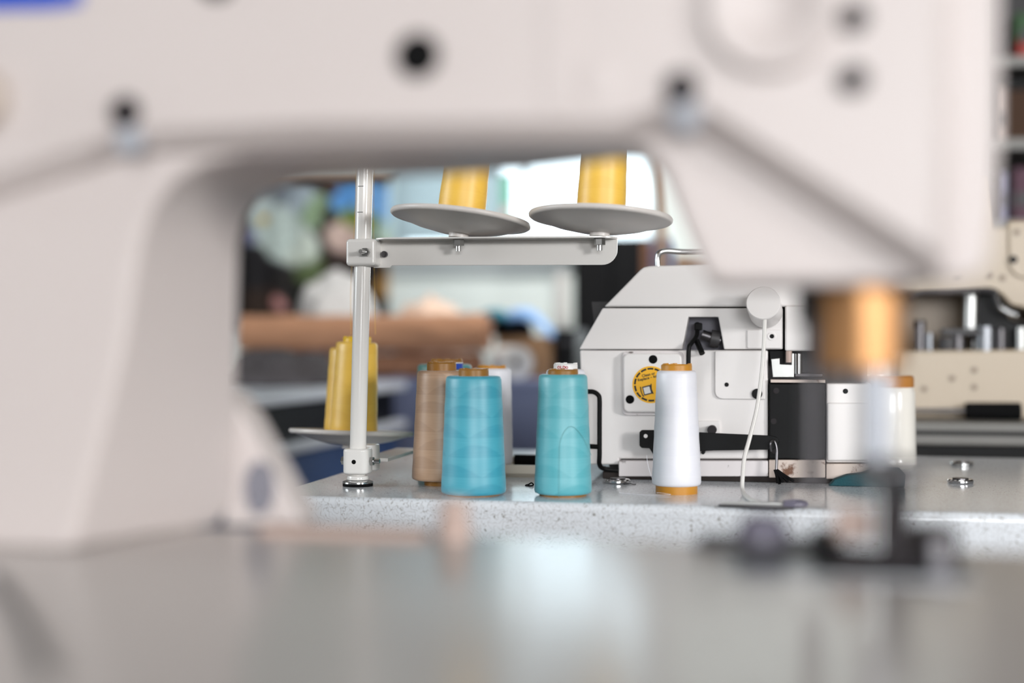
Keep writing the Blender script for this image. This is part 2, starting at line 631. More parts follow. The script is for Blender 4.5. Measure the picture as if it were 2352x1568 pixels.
# ------------------------------------------------------------------ far sewing table with squiggle laminate
TZ = 0.75
TO = Vector((-0.222, 1.155, TZ))
ft = thing('sewing_table', 'sewing table with pale squiggle-patterned laminate top under the thread cones', 'table', TO, RA)
MB().plan(rrect(0, 1.15, 0, 0.53, 0.022), -0.046, 0).obj('table_top', M['laminate'], ft, bevel=0.007, seg=4)
for x in (0.12, 1.03):
    MB().span((x - 0.02, 0.06, -TZ), (x + 0.02, 0.10, -0.046)).obj('leg', M['greypaint'], ft)
    MB().span((x - 0.02, 0.43, -TZ), (x + 0.02, 0.47, -0.046)).obj('leg', M['greypaint'], ft)
    MB().span((x - 0.015, 0.10, -0.6), (x + 0.015, 0.43, -0.56)).obj('side_rail', M['greypaint'], ft)

# ------------------------------------------------------------------ near sewing machine, blurred, framing the view
NO = Vector((0.0, 0.525, 0.793))
NA = math.radians(11.5)
NF = Frame(NO, NA)
nt_ = thing('sewing_table', 'near sewing table carrying the blurred white machine in the foreground', 'table', (0, 0.5, TZ), NA)
MB().plan(rrect(-0.62, 0.60, -0.42, 0.32, 0.03), -0.04, 0).obj('table_top', M['laminate'], nt_, bevel=0.006)
for x in (-0.55, 0.53):
    for y in (-0.36, 0.26):
        MB().span((x - 0.02, y - 0.02, -TZ), (x + 0.02, y + 0.02, -0.04)).obj('leg', M['greypaint'], nt_)

nm = thing('sewing_machine', 'large blurred white sewing machine in the foreground, seen through under its arm', 'machine', NO, NA)
# bed
MB().plan(rrect(-0.42, 0.33, -0.24, 0.098, 0.012), -0.043, 0).obj('bed', M['enamel_bed'], nm, bevel=0.005)
# cast body: column, arm and head as one C-shaped casting
front = [(-330, 1296), (120, 1292), (160, 1262), (196, 1130), (240, 960), (282, 790), (306, 630), (322, 545), (352, 470), (402, 412), (468, 376), (560, 356),
         (760, 348), (1000, 342), (1250, 338), (1420, 336), (1482, 346), (1520, 390), (1556, 490), (1592, 575), (1622, 640), (1650, 652),
         (2000, 652), (2235, 644), (2276, 610), (2290, 480), (2298, 300), (2300, -150), (-330, -150)]
rear = [(-330, 1212), (440, 1212), (500, 1206), (535, 1150), (545, 1000), (548, 820), (550, 660), (553, 560), (568, 500), (605, 452), (660, 424), (730, 412),
        (860, 408), (1030, 404), (1200, 394), (1420, 368), (1486, 372), (1524, 410), (1560, 500), (1596, 585), (1626, 655), (1655, 668),
        (1900, 668), (2060, 662), (2085, 640), (2090, 500), (2095, 330), (2095, 0), (-330, 0)]
fl = [NF.px(x, y, 0.016) for x, y in front]
rl = [NF.px(x, y, 0.112) for x, y in rear]
for P in (fl, rl):
    for p in P[:2]:
        p.z = 0.0
ztop = fl[-1].z
for i in (-1, -2):
    rl[i].z = ztop
mid = [a.lerp(b, 0.5) for a, b in zip(fl, rl)]
MB().rings([fl, mid, rl]).obj('cast_body', M['enamel'], nm, bevel=0.006, seg=3)
# raised back cover with a chamfered edge
cov = NF.xz([(-120, -140), (-120, 470), (20, 425), (285, 338), (700, 322), (1430, 318), (1560, 272), (1600, 285), (2168, 648), (2196, 600), (2200, -140)], 0.0)
cin = inset(cov, 0.0075)
MB().rings([[(x, 0.0165, z) for x, z in cov], [(x, 0.010, z) for x, z in cov], [(x, 0.0, z) for x, z in cin]]).obj('back_cover', M['enamel'], nm, bevel=0.002)

def npt(x, y, off):
    return NF.px(x, y, off)

def plug(x, y, r, h, m, name, seg=28, off=0.0):
    c = npt(x, y, off)
    MB().lathe([(r, -0.002), (r, h * 0.7), (r * 0.86, h), (0, h)], seg,
               mtx=Matrix.Translation(c) @ Matrix.Rotation(math.pi / 2, 4, 'X')).obj(name, m, nm)

plug(960, 128, 0.0092, 0.0015, M['rubber'], 'hole_shade_disc')  # black disc paints the dark inside of an open hole
plug(500, -46, 0.0085, 0.0015, M['rubber'], 'hole_shade_disc')
for x, y in ((291, 258), (1566, 203)):
    plug(x, y, 0.0068, 0.003, M['screw'], 'cover_screw')
    plug(x + 8, y + 66, 0.0058, 0.003, M['greyblue'], 'clamp_screw')
for x, y in ((1960, 42), (1960, 184)):
    plug(x, y, 0.0056, 0.003, M['screw'], 'cover_screw')
c = npt(1772, 20, 0)
MB().lathe([(0.0265, -0.001), (0.0265, 0.002), (0.024, 0.006), (0.016, 0.006), (0.0125, 0.0035), (0, 0.003)], 48,
           mtx=Matrix.Translation(c) @ Matrix.Rotation(math.pi / 2, 4, 'X')).obj('round_boss', M['enamel'], nm)
plug(1372, 182, 0.0085, 0.0008, M['enamel'], 'filled_hole')
MB().prism(NF.xz([(1245, -140), (1325, -140), (1325, 250), (1245, 250)]), -0.0008, 0.002).obj('raised_rib', M['enamel'], nm, bevel=0.0007)
MB().prism(NF.xz([(-60, -140), (196, -140), (188, 12), (120, 22), (-60, 26)]), -0.0007, 0.002).obj('blue_label', M['blue_s'], nm)
c = npt(-40, 232, 0.0)  # invented knob; its darker enamel gives the shading at the cover's edge
MB().lathe([(0.014, -0.001), (0.014, 0.010), (0.011, 0.013), (0, 0.013)], 32,
           mtx=Matrix.Translation(c) @ Matrix.Rotation(math.pi / 2, 4, 'X')).obj('edge_shade_knob', M['enamel_warm'], nm)
# casting foot beyond the column; a grey disc paints the shade in its hole
g = NF.xz([(535, 890), (552, 912), (580, 950), (640, 1058), (700, 1168), (716, 1200), (535, 1200)], 0.125)
MB().prism(g, 0.112, 0.14).obj('column_foot', M['enamel'], nm, bevel=0.004)
gp = [NF.px(596 + 34 * math.cos(t), 1120 + 62 * math.sin(t), 0.111) for t in [k * math.pi / 12 for k in range(24)]]
MB().prism([(p.x, p.z) for p in gp], 0.1105, 0.116).obj('foot_hole_shade', M['shadow'], nm)
# bed furniture
a_, b_ = npt(610, 1222, 0.088), npt(985, 1222, 0.088)
MB().span((a_.x, 0.078, -0.001), (b_.x, 0.096, 0.0035)).obj('bed_rail', M['rose'], nm, bevel=0.0012)
k_ = npt(1043, 1200, 0.083)
MB().lathe([(0.0082, 0), (0.0082, 0.007), (0.0066, 0.009), (0.0066, 0.013), (0.0078, 0.0145), (0.0070, 0.0185), (0, 0.0195)], 28, at=(k_.x, 0.083, 0)).obj('bed_peg', M['rose'], nm)
p0, p1 = NF.loc(on(-10, 1325, 0.793)), NF.loc(on(112, 1560, 0.793))
MB().tube([p0, (p0 + p1) / 2 + Vector((0.002, 0, 0)), p1], 0.0026, 8).obj('slide_plate_seam', M['darkgrey'], nm)
# needle mechanism
def vcyl(x, y0, y1, r, off, m, name, seg=28, r1=None):
    a, b = npt(x, y0, off), npt(x, y1, off)
    b.x = a.x
    return MB().cyl(a, b, r, r1, seg).obj(name, m, nm)
vcyl(1982, 560, 845, 0.0170, 0.045, M['brass'], 'needle_bar_bush')
vcyl(2010, 800, 1075, 0.0066, 0.045, M['satin'], 'needle_bar')
q3 = npt(1862, 690, 0.062)
MB().box(q3, (0.012, 0.014, 0.020)).obj('presser_bar_guide', M['black'], nm, bevel=0.001)
vcyl(1866, 560, 1130, 0.0042, 0.062, M['darksteel'], 'presser_bar')
q = npt(2016, 1078, 0.045)
MB().box(q, (0.017, 0.014, 0.011)).obj('needle_clamp', M['darkgrey'], nm, bevel=0.002)
q2 = npt(2050, 1082, 0.038)
MB().cyl(q2, q2 + Vector((0.012, 0, 0)), 0.0045).obj('clamp_screw', M['darksteel'], nm)
vcyl(2014, 1085, 1262, 0.0012, 0.045, M['steel'], 'needle', seg=10)
s0 = npt(2060, 1200, 0.05)
MB().span((s0.x - 0.006, 0.04, 0.004), (s0.x + 0.005, 0.052, 0.034)).obj('foot_shank', M['screw'], nm, bevel=0.002)
MB().plan([(s0.x - 0.026, 0.034), (s0.x + 0.010, 0.034), (s0.x + 0.010, 0.060), (s0.x - 0.022, 0.060), (s0.x - 0.030, 0.047)], 0.0005, 0.005).obj('presser_foot', M['screw'], nm, bevel=0.0012)
s1 = npt(1985, 1180, 0.052)
MB().cyl((s1.x - 0.012, 0.056, 0.016), (s1.x + 0.016, 0.056, 0.016), 0.0075).obj('foot_hinge', M['rose'], nm)
e0, e1 = npt(1605, 1238, 0.085), npt(1925, 1238, 0.085)
MB().span((e0.x, 0.072, -0.0005), (e1.x, 0.094, 0.0045)).obj('edge_guide', M['darkgrey'], nm, bevel=0.0015)
e2 = npt(1752, 1195, 0.085)
MB().lathe([(0.011, 0.004), (0.0115, 0.009), (0.008, 0.0145), (0, 0.0165)], 28, at=(e2.x, 0.082, 0)).obj('guide_thumb_nut', M['snip'], nm)
e3 = npt(2146, 1240, 0.06)
MB().lathe([(0.0105, 0), (0.0105, 0.012), (0.0075, 0.0155), (0, 0.0155)], 28, at=(e3.x, 0.064, 0)).obj('thumb_screw', M['darksteel'], nm)
e4 = npt(1900, 1250, 0.07)
MB().box((e4.x, 0.066, 0.006), (0.013, 0.014, 0.012)).obj('guide_block', M['black'], nm, bevel=0.0015)
MB().plan(rrect(s0.x - 0.07, s0.x + 0.03, 0.012, 0.072, 0.006), -0.0004, 0.0005).obj('needle_plate', M['dimsteel'], nm)

# ------------------------------------------------------------------ thread cones
def cone(label, x, y, h, rb, rt, yarn, core, z=TZ, hb=0.004, cb=None, ct=None, ctop=0.006, rot=None, group='thread cones on the laminate table', name='thread_cone', cat='thread cone'):
    e = thing(name, label, cat, (x, y, z), 0, group, rot=rot)
    cb = cb or rb * 0.82
    ct = ct or rt * 0.54
    prof = [(cb * 0.8, hb), (rb - 0.0025, hb), (rb - 0.0006, hb + 0.0009), (rb, hb + 0.003)]
    for k in range(1, 12):
        t = k / 12
        prof.append((rb + (rt - rb) * t + 0.00016 * math.sin(k * 2.3), hb + 0.003 + (h - 0.006) * t))
    prof += [(rt, hb + h - 0.003), (rt - 0.0009, hb + h - 0.0008), (rt - 0.003, hb + h), (ct * 0.9, hb + h)]
    MB().lathe(prof, 56).obj('yarn', yarn, e, sharp=60)
    Hc = hb + h + ctop
    cp = [(0, 0.0), (cb, 0.0), (cb, hb), (cb * 0.9, hb + 0.002), (ct * 0.92, hb + h - 0.001), (ct, hb + h), (ct, Hc - 0.001), (ct - 0.0008, Hc),
          (ct - 0.0022, Hc), (ct - 0.0024, Hc - 0.008), (0, Hc - 0.008)]
    MB().lathe(cp, 40).obj('core', core, e)
    mb = MB()
    for k in range(9):
        if k % 3 == 1:
            continue
        t0 = k * 2 * math.pi / 9
        r0, r1 = ct - 0.0022, ct - 0.0002
        pts = [(r * math.cos(t), r * math.sin(t)) for r, t in ((r0, t0), (r1, t0), (r1, t0 + 0.3), (r0, t0 + 0.3))]
        mb.plan(pts, Hc - 0.0004, Hc + 0.0008)
    mb.obj('core_rim_teeth', core, e)
    return e

t1 = cone('deep turquoise thread cone overlapping the tan one', -0.0342, 1.165, 0.1042, 0.0290, 0.0248, M['turq'], M['core_dark'], hb=0.0012)
t2 = cone('pale turquoise thread cone standing alone with a loose loop of thread', 0.0452, 1.158, 0.1052, 0.0255, 0.0216, M['turq2'], M['core_dark'], hb=0.0018, ct=0.0134, ctop=0.004)
MB().tube([Vector(p) for p in ((0.0245, -0.0092, 0.036), (0.0170, -0.0184, 0.052), (0.0075, -0.0232, 0.0622), (0.0005, -0.0243, 0.058), (-0.0035, -0.0243, 0.047),
          (-0.0040, -0.0250, 0.030), (-0.0043, -0.0259, 0.010), (-0.0045, -0.0262, 0.001))], 0.00018, 5).obj('loose_thread', M['teal_y'], t2)
t3 = cone('white thread cone in front of the overlock machine, on an amber core', 0.148, 1.175, 0.103, 0.0220, 0.0178, M['white_y'], M['core'], hb=0.007, cb=0.0187, ct=0.0139, ctop=0.0055)
MB().tube([(-0.018, -0.010, 0.001), (-0.019, -0.016, 0.002), (-0.008, -0.023, 0.001), (-0.03, -0.020, 0.0005), (-0.052, -0.004, 0.0005)], 0.00016, 5).obj('loose_thread', M['white_y'], t3)
MB().tube([(-0.0205, -0.004, 0.010), (-0.0235, -0.006, 0.016), (-0.0265, -0.006, 0.026), (-0.0272, -0.004, 0.034)], 0.00016, 5).obj('loose_thread', M['white_y'], t3)
t4 = cone('tan brown thread cone behind the deep turquoise one', -0.067, 1.243, 0.1035, 0.0282, 0.0232, M['brown_y'], M['core_dark'], hb=0.005, cb=0.0165, ct=0.0140, ctop=0.0075)
t5 = cone('sea green thread cone at the back, its rim showing over the tan one', *W(1021, 800, 1.40).xy, 0.1075, 0.0285, 0.0288, M['teal_y'], M['core_dark'], ct=0.0165, ctop=0.001)
t5b = cone('thread cone with a blue label on its brown core, hidden behind the tan one', *W(1026, 800, 1.315).xy, 0.1040, 0.0240, 0.0205, M['teal_y'], M['core_dark'], ct=0.0160, ctop=0.0100)
for nm_, m_, t0, t1_, z0_, z1_ in (('blue_label', M['blue_s'], -1.25, -0.05, 0.1085, 0.1140), ('white_label', M['paper'], -2.2, -0.05, 0.1141, 0.1152), ('red_label', M['red'], -2.0, -1.3, 0.1125, 0.1140)):
    r0, r1 = 0.0159, 0.0164
    P = [(r0, t0)] + [(r1, t0 + (t1_ - t0) * k / 8) for k in range(9)] + [(r0, t0 + (t1_ - t0) * (8 - k) / 8) for k in range(8)]
    MB().plan([(r * math.cos(t), r * math.sin(t)) for r, t in P], z0_, z1_).obj(nm_, m_, t5b)
# shallow tray and the white cone standing in it
tl = on(1150, 1094, TZ)
TRF = Frame(on(1176, 1096, TZ), RA)
tray = thing('parts_tray', 'shallow cream parts tray between the two turquoise cones', 'tray', TRF.O, RA)
MB().plan(rrect(-0.043, 0.060, 0.0, 0.10, 0.012), 0, 0.004).obj('tray_floor', M['traycream'], tray)
outer, inner = rrect(-0.043, 0.060, 0.0, 0.10, 0.012), rrect(-0.040, 0.057, 0.003, 0.097, 0.010)
MB().rings([[(x, y, 0.0) for x, y in outer], [(x, y, 0.0125) for x, y in outer], [(x, y, 0.0125) for x, y in inner], [(x, y, 0.003) for x, y in inner]], caps=False).obj('tray_rim', M['traycream'], tray, bevel=0.0008)
wc = W(1129, 800, 1.365)
t6 = cone('white thread cone standing in the cream tray', wc.x, wc.y, 0.1000, 0.0222, 0.0205, M['white_y'], M['core'], z=TZ + 0.004, ct=0.0150, ctop=0.0025)
tk = W(1212, 1040, 1.385)
tool = thing('hand_tool', 'small black tool lying in the cream tray', 'tool', (tk.x - 0.002, tk.y, TZ + 0.004), RA)
MB().cyl((-0.012, 0, 0.0062), (0.016, 0, 0.0062), 0.006).obj('handle', M['rubber'], tool)
MB().cyl((0.016, 0, 0.0062), (0.020, 0, 0.0062), 0.0035).obj('ferrule', M['steel'], tool)
# white cone with lettered core behind the pale turquoise cone
gc = W(1299, 800, 1.245)
t7 = cone('white thread cone with red lettering on its core, hidden behind the pale turquoise one', gc.x, gc.y, 0.1055, 0.0205, 0.0186, M['white_y'], M['core_white'], ct=0.0115, ctop=0.0055)
for s_, th in (('O', -0.0082), ('L', -0.0055), ('D', -0.0033), ('\u00ae', -0.0006)):
    r = 0.01165
    x = th
    ca = math.asin(max(-0.95, min(0.95, x / r)))
    mtx = Matrix.Translation((x, -math.sqrt(r * r - x * x) - 0.00005, 0.1102)) @ Matrix.Rotation(ca, 4, 'Z') @ Matrix.Rotation(math.pi / 2, 4, 'X')
    text_obj('lettering', s_, 0.0040 if s_ != '\u00ae' else 0.0034, M['red_ink'], t7, mtx)

# ------------------------------------------------------------------ thread stand
SY = 1.232
sb = on(822, 1115, TZ)
SB = Vector((W(822, 1100, SY).x, SY, TZ))
lean = math.radians(1.45)
st = thing('thread_stand', 'white metal thread stand with round spool plates on the laminate table', 'thread stand', SB, RA)
MB().lathe([(0.0142, 0), (0.0142, 0.0028), (0, 0.0028)], 40).obj('rubber_washer', M['rubber'], st)
MB().lathe([(0.0144, 0.0028), (0.0144, 0.0042), (0.011, 0.0055), (0, 0.0055)], 40).obj('steel_washer', M['steel'], st)
MB().lathe([(0.0085, 0.0055), (0.0100, 0.006), (0.0102, 0.008), (0.0095, 0.0095), (0.007, 0.010), (0.007, 0.012), (0, 0.012)], 40).obj('base_ring', M['stand'], st)
MB().plan(rrect(-0.0122, 0.0122, -0.0122, 0.0122, 0.007, 6), 0.0115, 0.0355).obj('base_collar', M['stand'], st, bevel=0.0025)
MB().cyl((0, -0.0123, 0.0235), (0, -0.0119, 0.0235), 0.0021).obj('collar_hole', M['black'], st)
for sx in (-1, 1):
    MB().cyl((sx * 0.0118, 0, 0.0235), (sx * 0.0155, 0, 0.0235), 0.0042, seg=6).obj('collar_nut', M['brushed'], st)
    MB().cyl((sx * 0.0155, 0, 0.0235), (sx * (0.0165 if sx < 0 else 0.0215), 0, 0.0235), 0.0021).obj('collar_bolt', M['steel'], st)
PH = 0.62
pdir = Vector((math.sin(lean), 0, math.cos(lean)))
P0 = Vector((0, 0, 0.030))
pole = MB().cyl(P0, P0 + pdir * PH, 0.0078, seg=32).obj('pole', M['stand'], st)
for y in (430, 489):
    zt = CZ - (y - 784) * SY / FPX - TZ
    t = (zt - P0.z) / pdir.z
    c = P0 + pdir * t
    MB().box(c + Vector((-0.0010, -0.0077, 0)), (0.0052, 0.0006, 0.0005)).obj('height_mark', M['ink'], st)
# upper clamp and arm (an angle bar running to the right, along the table)
SF = Frame(SB, RA)
zc = CZ - (581 - 784) * SY / FPX - TZ
pc = P0 + pdir * ((zc - P0.z) / pdir.z)
MB().box(pc + Vector((0.001, 0, 0)), (0.0285, 0.0235, 0.0255)).obj('arm_clamp', M['stand'], st, bevel=0.0035)
bx = SF.px(840, 579, -0.0125)
MB().cyl((bx.x, -0.011, bx.z), (bx.x, -0.0155, bx.z), 0.0042, seg=6).obj('clamp_nut', M['brushed'], st)
MB().cyl((bx.x, -0.0155, bx.z), (bx.x - 0.002, -0.022, bx.z), 0.0021).obj('clamp_bolt', M['steel'], st)
ax0 = pc.x + 0.014
a_l, a_r = SF.px(878, 552, 0.008), SF.px(1418, 552, 0.008)
ztop_ = a_l.z + 0.0005
zbot_ = SF.px(1100, 606.5, 0.008).z
web = [(ax0 - 0.006, ztop_), (a_r.x, ztop_)]
hh = ztop_ - zbot_
for k in range(9):
    t = k / 8 * math.pi / 2
    web.append((a_r.x - 0.014 + 0.014 * math.cos(t), zbot_ + 0.014 - 0.014 * math.sin(t)))
zd = lambda x: -(x - pc.x) * math.tan(lean) * 0.35
web += [(ax0 + 0.012, zbot_), (ax0 + 0.010, zbot_ - 0.0022), (ax0 - 0.006, zbot_ - 0.0022)]
web = [(x, z + zd(x)) for x, z in web]
MB().prism(web, 0.008, 0.0098).obj('arm_web', M['stand'], st, bevel=0.0004)
fl_ = [(ax0, 0.0098), (ax0, -0.004), (ax0 + 0.012, -0.0115), (a_r.x - 0.012, -0.0115), (a_r.x - 0.004, -0.006), (a_r.x, 0.0098)]
MB().rings([[(x, y, z + zd(x)) for x, y in fl_] for z in (ztop_ - 0.0006, ztop_ + 0.0010)]).obj('arm_flange', M['stand'], st, bevel=0.0004)
cl = SF.px(884, 584, 0.0078)
MB().cyl((cl.x, 0.0082, cl.z), (cl.x, 0.0045, cl.z), 0.0030).obj('rivet', M['darksteel'], st)

PLATE = [(0, 0.0), (0.010, 0.0), (0.022, 0.0008), (0.042, 0.0050), (0.0610, 0.0112), (0.0634, 0.0108), (0.0652, 0.0122), (0.0655, 0.0142), (0.0645, 0.0158), (0.0625, 0.0158),
         (0.058, 0.0128), (0.040, 0.0068), (0.021, 0.0026), (0, 0.0024)]
def spool_plate(c, tilt_y, tilt_x, nut=True):
    mtx = Matrix.Translation(c) @ Matrix.Rotation(tilt_y, 4, 'Y') @ Matrix.Rotation(tilt_x, 4, 'X')
    e = MB().lathe([(r, z + 0.0035) for r, z in PLATE], 64, mtx=mtx).obj('spool_plate', M['plate'], st, sharp=50)
    MB().lathe([(0, -0.0002), (0.0092, -0.0002), (0.0092, 0.0045), (0, 0.0045)], 28, mtx=mtx).obj('plate_hub', M['plate'], e)
    MB().cyl(mtx @ Vector((0, 0, 0.004)), mtx @ Vector((0, 0, 0.075)), 0.0025, seg=12).obj('spool_pin', M['steel'], e)
    if nut:
        MB().cyl((c[0], c[1], c[2] - 0.002), (c[0], c[1], c[2] - 0.0076), 0.0053, seg=6).obj('plate_nut', M['brushed'], e)
        MB().cyl((c[0], c[1], c[2] - 0.0076), (c[0], c[1], c[2] - 0.0126), 0.0026, seg=14).obj('plate_bolt', M['brushed'], e)
        MB().cyl((c[0], c[1], c[2] - 0.0006), (c[0], c[1], c[2] - 0.002), 0.0052, seg=20).obj('lock_washer', M['darksteel'], e)
    return mtx
stm = Matrix.Translation(SB) @ Matrix.Rotation(-RA, 4, 'Z')
ups = []
for x, ty, tx, lab in ((1053, 5.8, -4.6, 'yellow thread cone on the upper spool plate nearer the pole'),
                       (1377, 2.6, -4.2, 'yellow thread cone on the upper spool plate at the end of the arm')):
    c = SF.px(x, 545, -0.002)
    c = Vector((c.x, -0.002, ztop_ + 0.0010 + zd(c.x)))
    mtx = stm @ spool_plate(c, math.radians(ty), math.radians(tx))
    base = mtx @ Vector((0, 0, 0.0060))
    cone(lab, base.x, base.y, 0.108, 0.0228, 0.0195, M['yellow_y'], M['core_yellow'], z=base.z, hb=0.0035, cb=0.0190, rot=mtx.to_euler(), group='yellow cones on the thread stand')
# lower arm, behind the pole, with its plate
lp = stm.inverted() @ W(806, 1030, 1.375)
lpz = CZ - (1022 - 784) * 1.375 / FPX - TZ - 0.0035
MB().plan(rrect(-0.0142, 0.0125, 0.0135, 0.034, 0.006), 0.0125, 0.0375).obj('lower_clamp', M['stand'], st, bevel=0.002)
MB().span((-0.008, 0.034, lpz - 0.0035), (0.019, lp.y + 0.02, lpz)).obj('lower_arm_flange', M['stand'], st, bevel=0.0006)
MB().span((-0.008, 0.034, 0.014), (-0.0062, lp.y + 0.02, lpz - 0.002)).obj('lower_arm_web', M['stand'], st, bevel=0.0006)
mtx = stm @ spool_plate(Vector((lp.x, lp.y, lpz)), math.radians(1.2), math.radians(-3.8), nut=False)
for dx, yy, h_, rot_, lab in ((0, 1.349, 0.0950, 1.2, 'yellow thread cone on the low spool plate, right behind the white pole'),
                              (0, 1.402, 0.0900, 0.8, 'shorter yellow thread cone at the back of the low spool plate')):
    cx = W((812, 797)[yy > 1.37], 990, yy).x
    e = cone(lab, cx, yy, h_, 0.0244, 0.0212, M['yellow_y'], M['core_yellow'], z=TZ + lpz + (0.0140, 0.0128)[yy > 1.37], hb=0.003, cb=0.019, ct=0.0145, ctop=0.0048,
             rot=(0, math.radians(rot_ + 1.0), 0), group='yellow cones on the thread stand')
    if yy < 1.37:
        for xa, xb, xt in ((806, 806, 816), (862, 860, 858)):
            pts = [W(xa, 768, yy - 0.02), W(xb, 650, yy - 0.03), W(xt, 480, 1.30), W(xt + 3, 300, 1.28), W(xt + 6, 60, 1.27)]
            inv = (Matrix.Translation((cx, yy, TZ + lpz + 0.0140)) @ Matrix.Rotation(math.radians(rot_ + 1.0), 4, 'Y')).inverted()
            MB().tube([inv @ p for p in pts], 0.0002, 5).obj('rising_thread', M['yellow_y'], e)

# ------------------------------------------------------------------ overlock machine (serger)
SO = W(1640, 784, 1.272)
SO = Vector((SO.x, SO.y, TZ))
S = Frame(SO, RA)
sg = thing('overlock_machine', 'white overlock sewing machine with yellow round sticker on the laminate table', 'machine', SO, RA)
def sp_prism(pts, y0, y1, m, name, bevel=0.0, parent=None, ref=0.0):
    return MB().prism(S.xz(pts, ref), y0, y1).obj(name, m, parent or sg, bevel=bevel)
top = [(1387, 704.5)] + [(1470, 620), (1478, 614), (1490, 611), (1505, 610), (2000, 596), (2000, 704.5)]
sp_prism(top, 0.0, 0.15, M['serger'], 'top_cover', 0.0025)
sp_prism([(1330, 802), (1384, 707.5), (1798, 707.5), (1798, 802), (1663, 802), (1650, 728), (1581, 728), (1567, 802)], 0.0, 0.15, M['serger'], 'front_cover', 0.0012)
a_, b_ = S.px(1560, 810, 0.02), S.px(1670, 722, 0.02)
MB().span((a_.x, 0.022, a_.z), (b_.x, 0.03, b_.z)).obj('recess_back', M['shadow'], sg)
sp_prism([(1331, 804), (1764, 804), (1764, 1054), (1422, 1054), (1422, 1067), (1342, 1067)], 0.001, 0.15, M['serger'], 'lower_body', 0.002)
sp_prism([(1346, 690), (2000, 690), (2000, 1098), (1390, 1098)], 0.04, 0.148, M['darkgrey'], 'inner_frame')
sp_prism([(1803, 702), (2000, 702), (2000, 806), (1803, 806)], -0.004, 0.04, M['serger'], 'right_head', 0.002)
# black box, side panel, base pieces
sp_prism([(1767, 880), (1895, 880), (1895, 1053), (1767, 1053)], -0.004, 0.05, M['black'], 'black_panel', 0.0012)
for x, y in ((1783, 897), (1777, 967), (1778, 1035)):
    c = S.px(x, y, -0.004)
    MB().cyl(c + Vector((0, 0.001, 0)), c + Vector((0, -0.0012, 0)), 0.0028).obj('panel_screw', M['screw'], sg)
sp_prism([(1897, 880), (2002, 880), (2002, 1062), (1897, 1062)], -0.002, 0.10, M['serger'], 'side_panel', 0.002)
sp_prism([(1899, 924), (2000, 924), (2000, 1058), (1899, 1058)], -0.0045, 0.0, M['serger'], 'side_door', 0.0022)
c = S.px(1942, 898, -0.002)
MB().cyl(c + Vector((0, 0.001, 0)), c + Vector((0, -0.0006, 0)), 0.0024).obj('side_hole', M['black'], sg)
sp_prism([(1422, 1057), (1764, 1057), (1764, 1093), (1422, 1093)], -0.004, 0.14, M['serger_dirty'], 'base_front', 0.001)
sp_prism([(1766, 1055), (1895, 1055), (1895, 1096), (1766, 1096)], -0.004, 0.10, M['serger_rusty'], 'base_corner', 0.001)
sp_prism([(1897, 1064), (2002, 1064), (2002, 1099), (1897, 1099)], -0.004, 0.10, M['serger_rusty'], 'base_side', 0.001)
a_ = S.px(1384, 1100, 0)
b_ = S.px(2000, 1096, 0)
MB().span((a_.x, 0.0, 0.0), (b_.x, 0.145, 0.0075)).obj('base_plate', M['basedark'], sg, bevel=0.001)
# filter cover with sticker
def s_rrect(x0, x1, y0, y1, r):
    return rrect(x0, x1, y0, y1, r, 5)
sp_prism(s_rrect(1430, 1571, 807, 953, 11), -0.0035, 0.002, M['serger_dirty'], 'cover_gasket', 0.0008)
sp_prism(s_rrect(1434, 1568, 811, 946, 13), -0.010, -0.0030, M['serger'], 'filter_cover', 0.0022)
for x, y in ((1500, 825), (1447, 917), (1556, 917)):
    c = S.px(x, y, -0.010)
    MB().lathe([(0.0042, -0.001), (0.0042, 0.0004), (0.0034, 0.0009), (0, 0.0009)], 28, mtx=Matrix.Translation(c) @ Matrix.Rotation(math.pi / 2, 4, 'X')).obj('cover_hole_shade', M['rubber'], sg)  # black discs paint the dark inside of the cover's holes
cs = S.px(1495, 883, -0.010)
RX = Matrix.Rotation(math.pi / 2, 4, 'X')
stick = MB().lathe([(0.0181, 0.0), (0.0181, 0.0002), (0, 0.0002)], 64, mtx=Matrix.Translation(cs) @ RX).obj('filter_sticker', M['yellow_s'], sg)
def flat(pts, name, m, lift=0.00028):   # outline in millimetres on the sticker
    P = [(cs.x + x / 1000, cs.z + z / 1000) for x, z in pts]
    return MB().prism(P, cs.y - lift, cs.y - lift + 0.0002).obj(name, m, stick)
for k in range(14):
    t0 = math.radians(k * 360 / 14 + 4)
    t1_ = t0 + math.radians(21)
    P = [(16.5 * math.cos(t0 + (t1_ - t0) * j / 5), 16.5 * math.sin(t0 + (t1_ - t0) * j / 5)) for j in range(6)]
    P += [(14.7 * math.cos(t1_ - (t1_ - t0) * j / 5), 14.7 * math.sin(t1_ - (t1_ - t0) * j / 5)) for j in range(6)]
    flat(P, 'ring_dash', M['ink'])
rt_ = math.radians(11)
def rotp(pts, ang, dx=0, dz=0):
    return [(x * math.cos(ang) - z * math.sin(ang) + dx, x * math.sin(ang) + z * math.cos(ang) + dz) for x, z in pts]
for s_, dx, dz, sz in (('Clean or', -8.6, 7.1, 0.0037), ('Replace \u2013 6m', -12.6, 3.0, 0.0037)):
    text_obj('lettering', s_, sz, M['ink'], stick,
             Matrix.Translation((cs.x + dx / 1000, cs.y - 0.00025, cs.z + dz / 1000)) @ Matrix.Rotation(-rt_ * 1.2, 4, 'Y') @ RX)
flat(rotp([(-9.5, -4.6), (-1.0, -4.6), (-1.0, 4.2), (-9.5, 4.2)], rt_ * 1.3, 1.6, -4.0), 'filter_outline', M['darkgrey'])
flat(rotp([(-8.6, -3.4), (-2.4, -3.4), (-2.4, 3.0), (-8.6, 3.0)], rt_ * 1.3, 1.6, -4.0), 'filter_body', M['paper'], 0.0004)
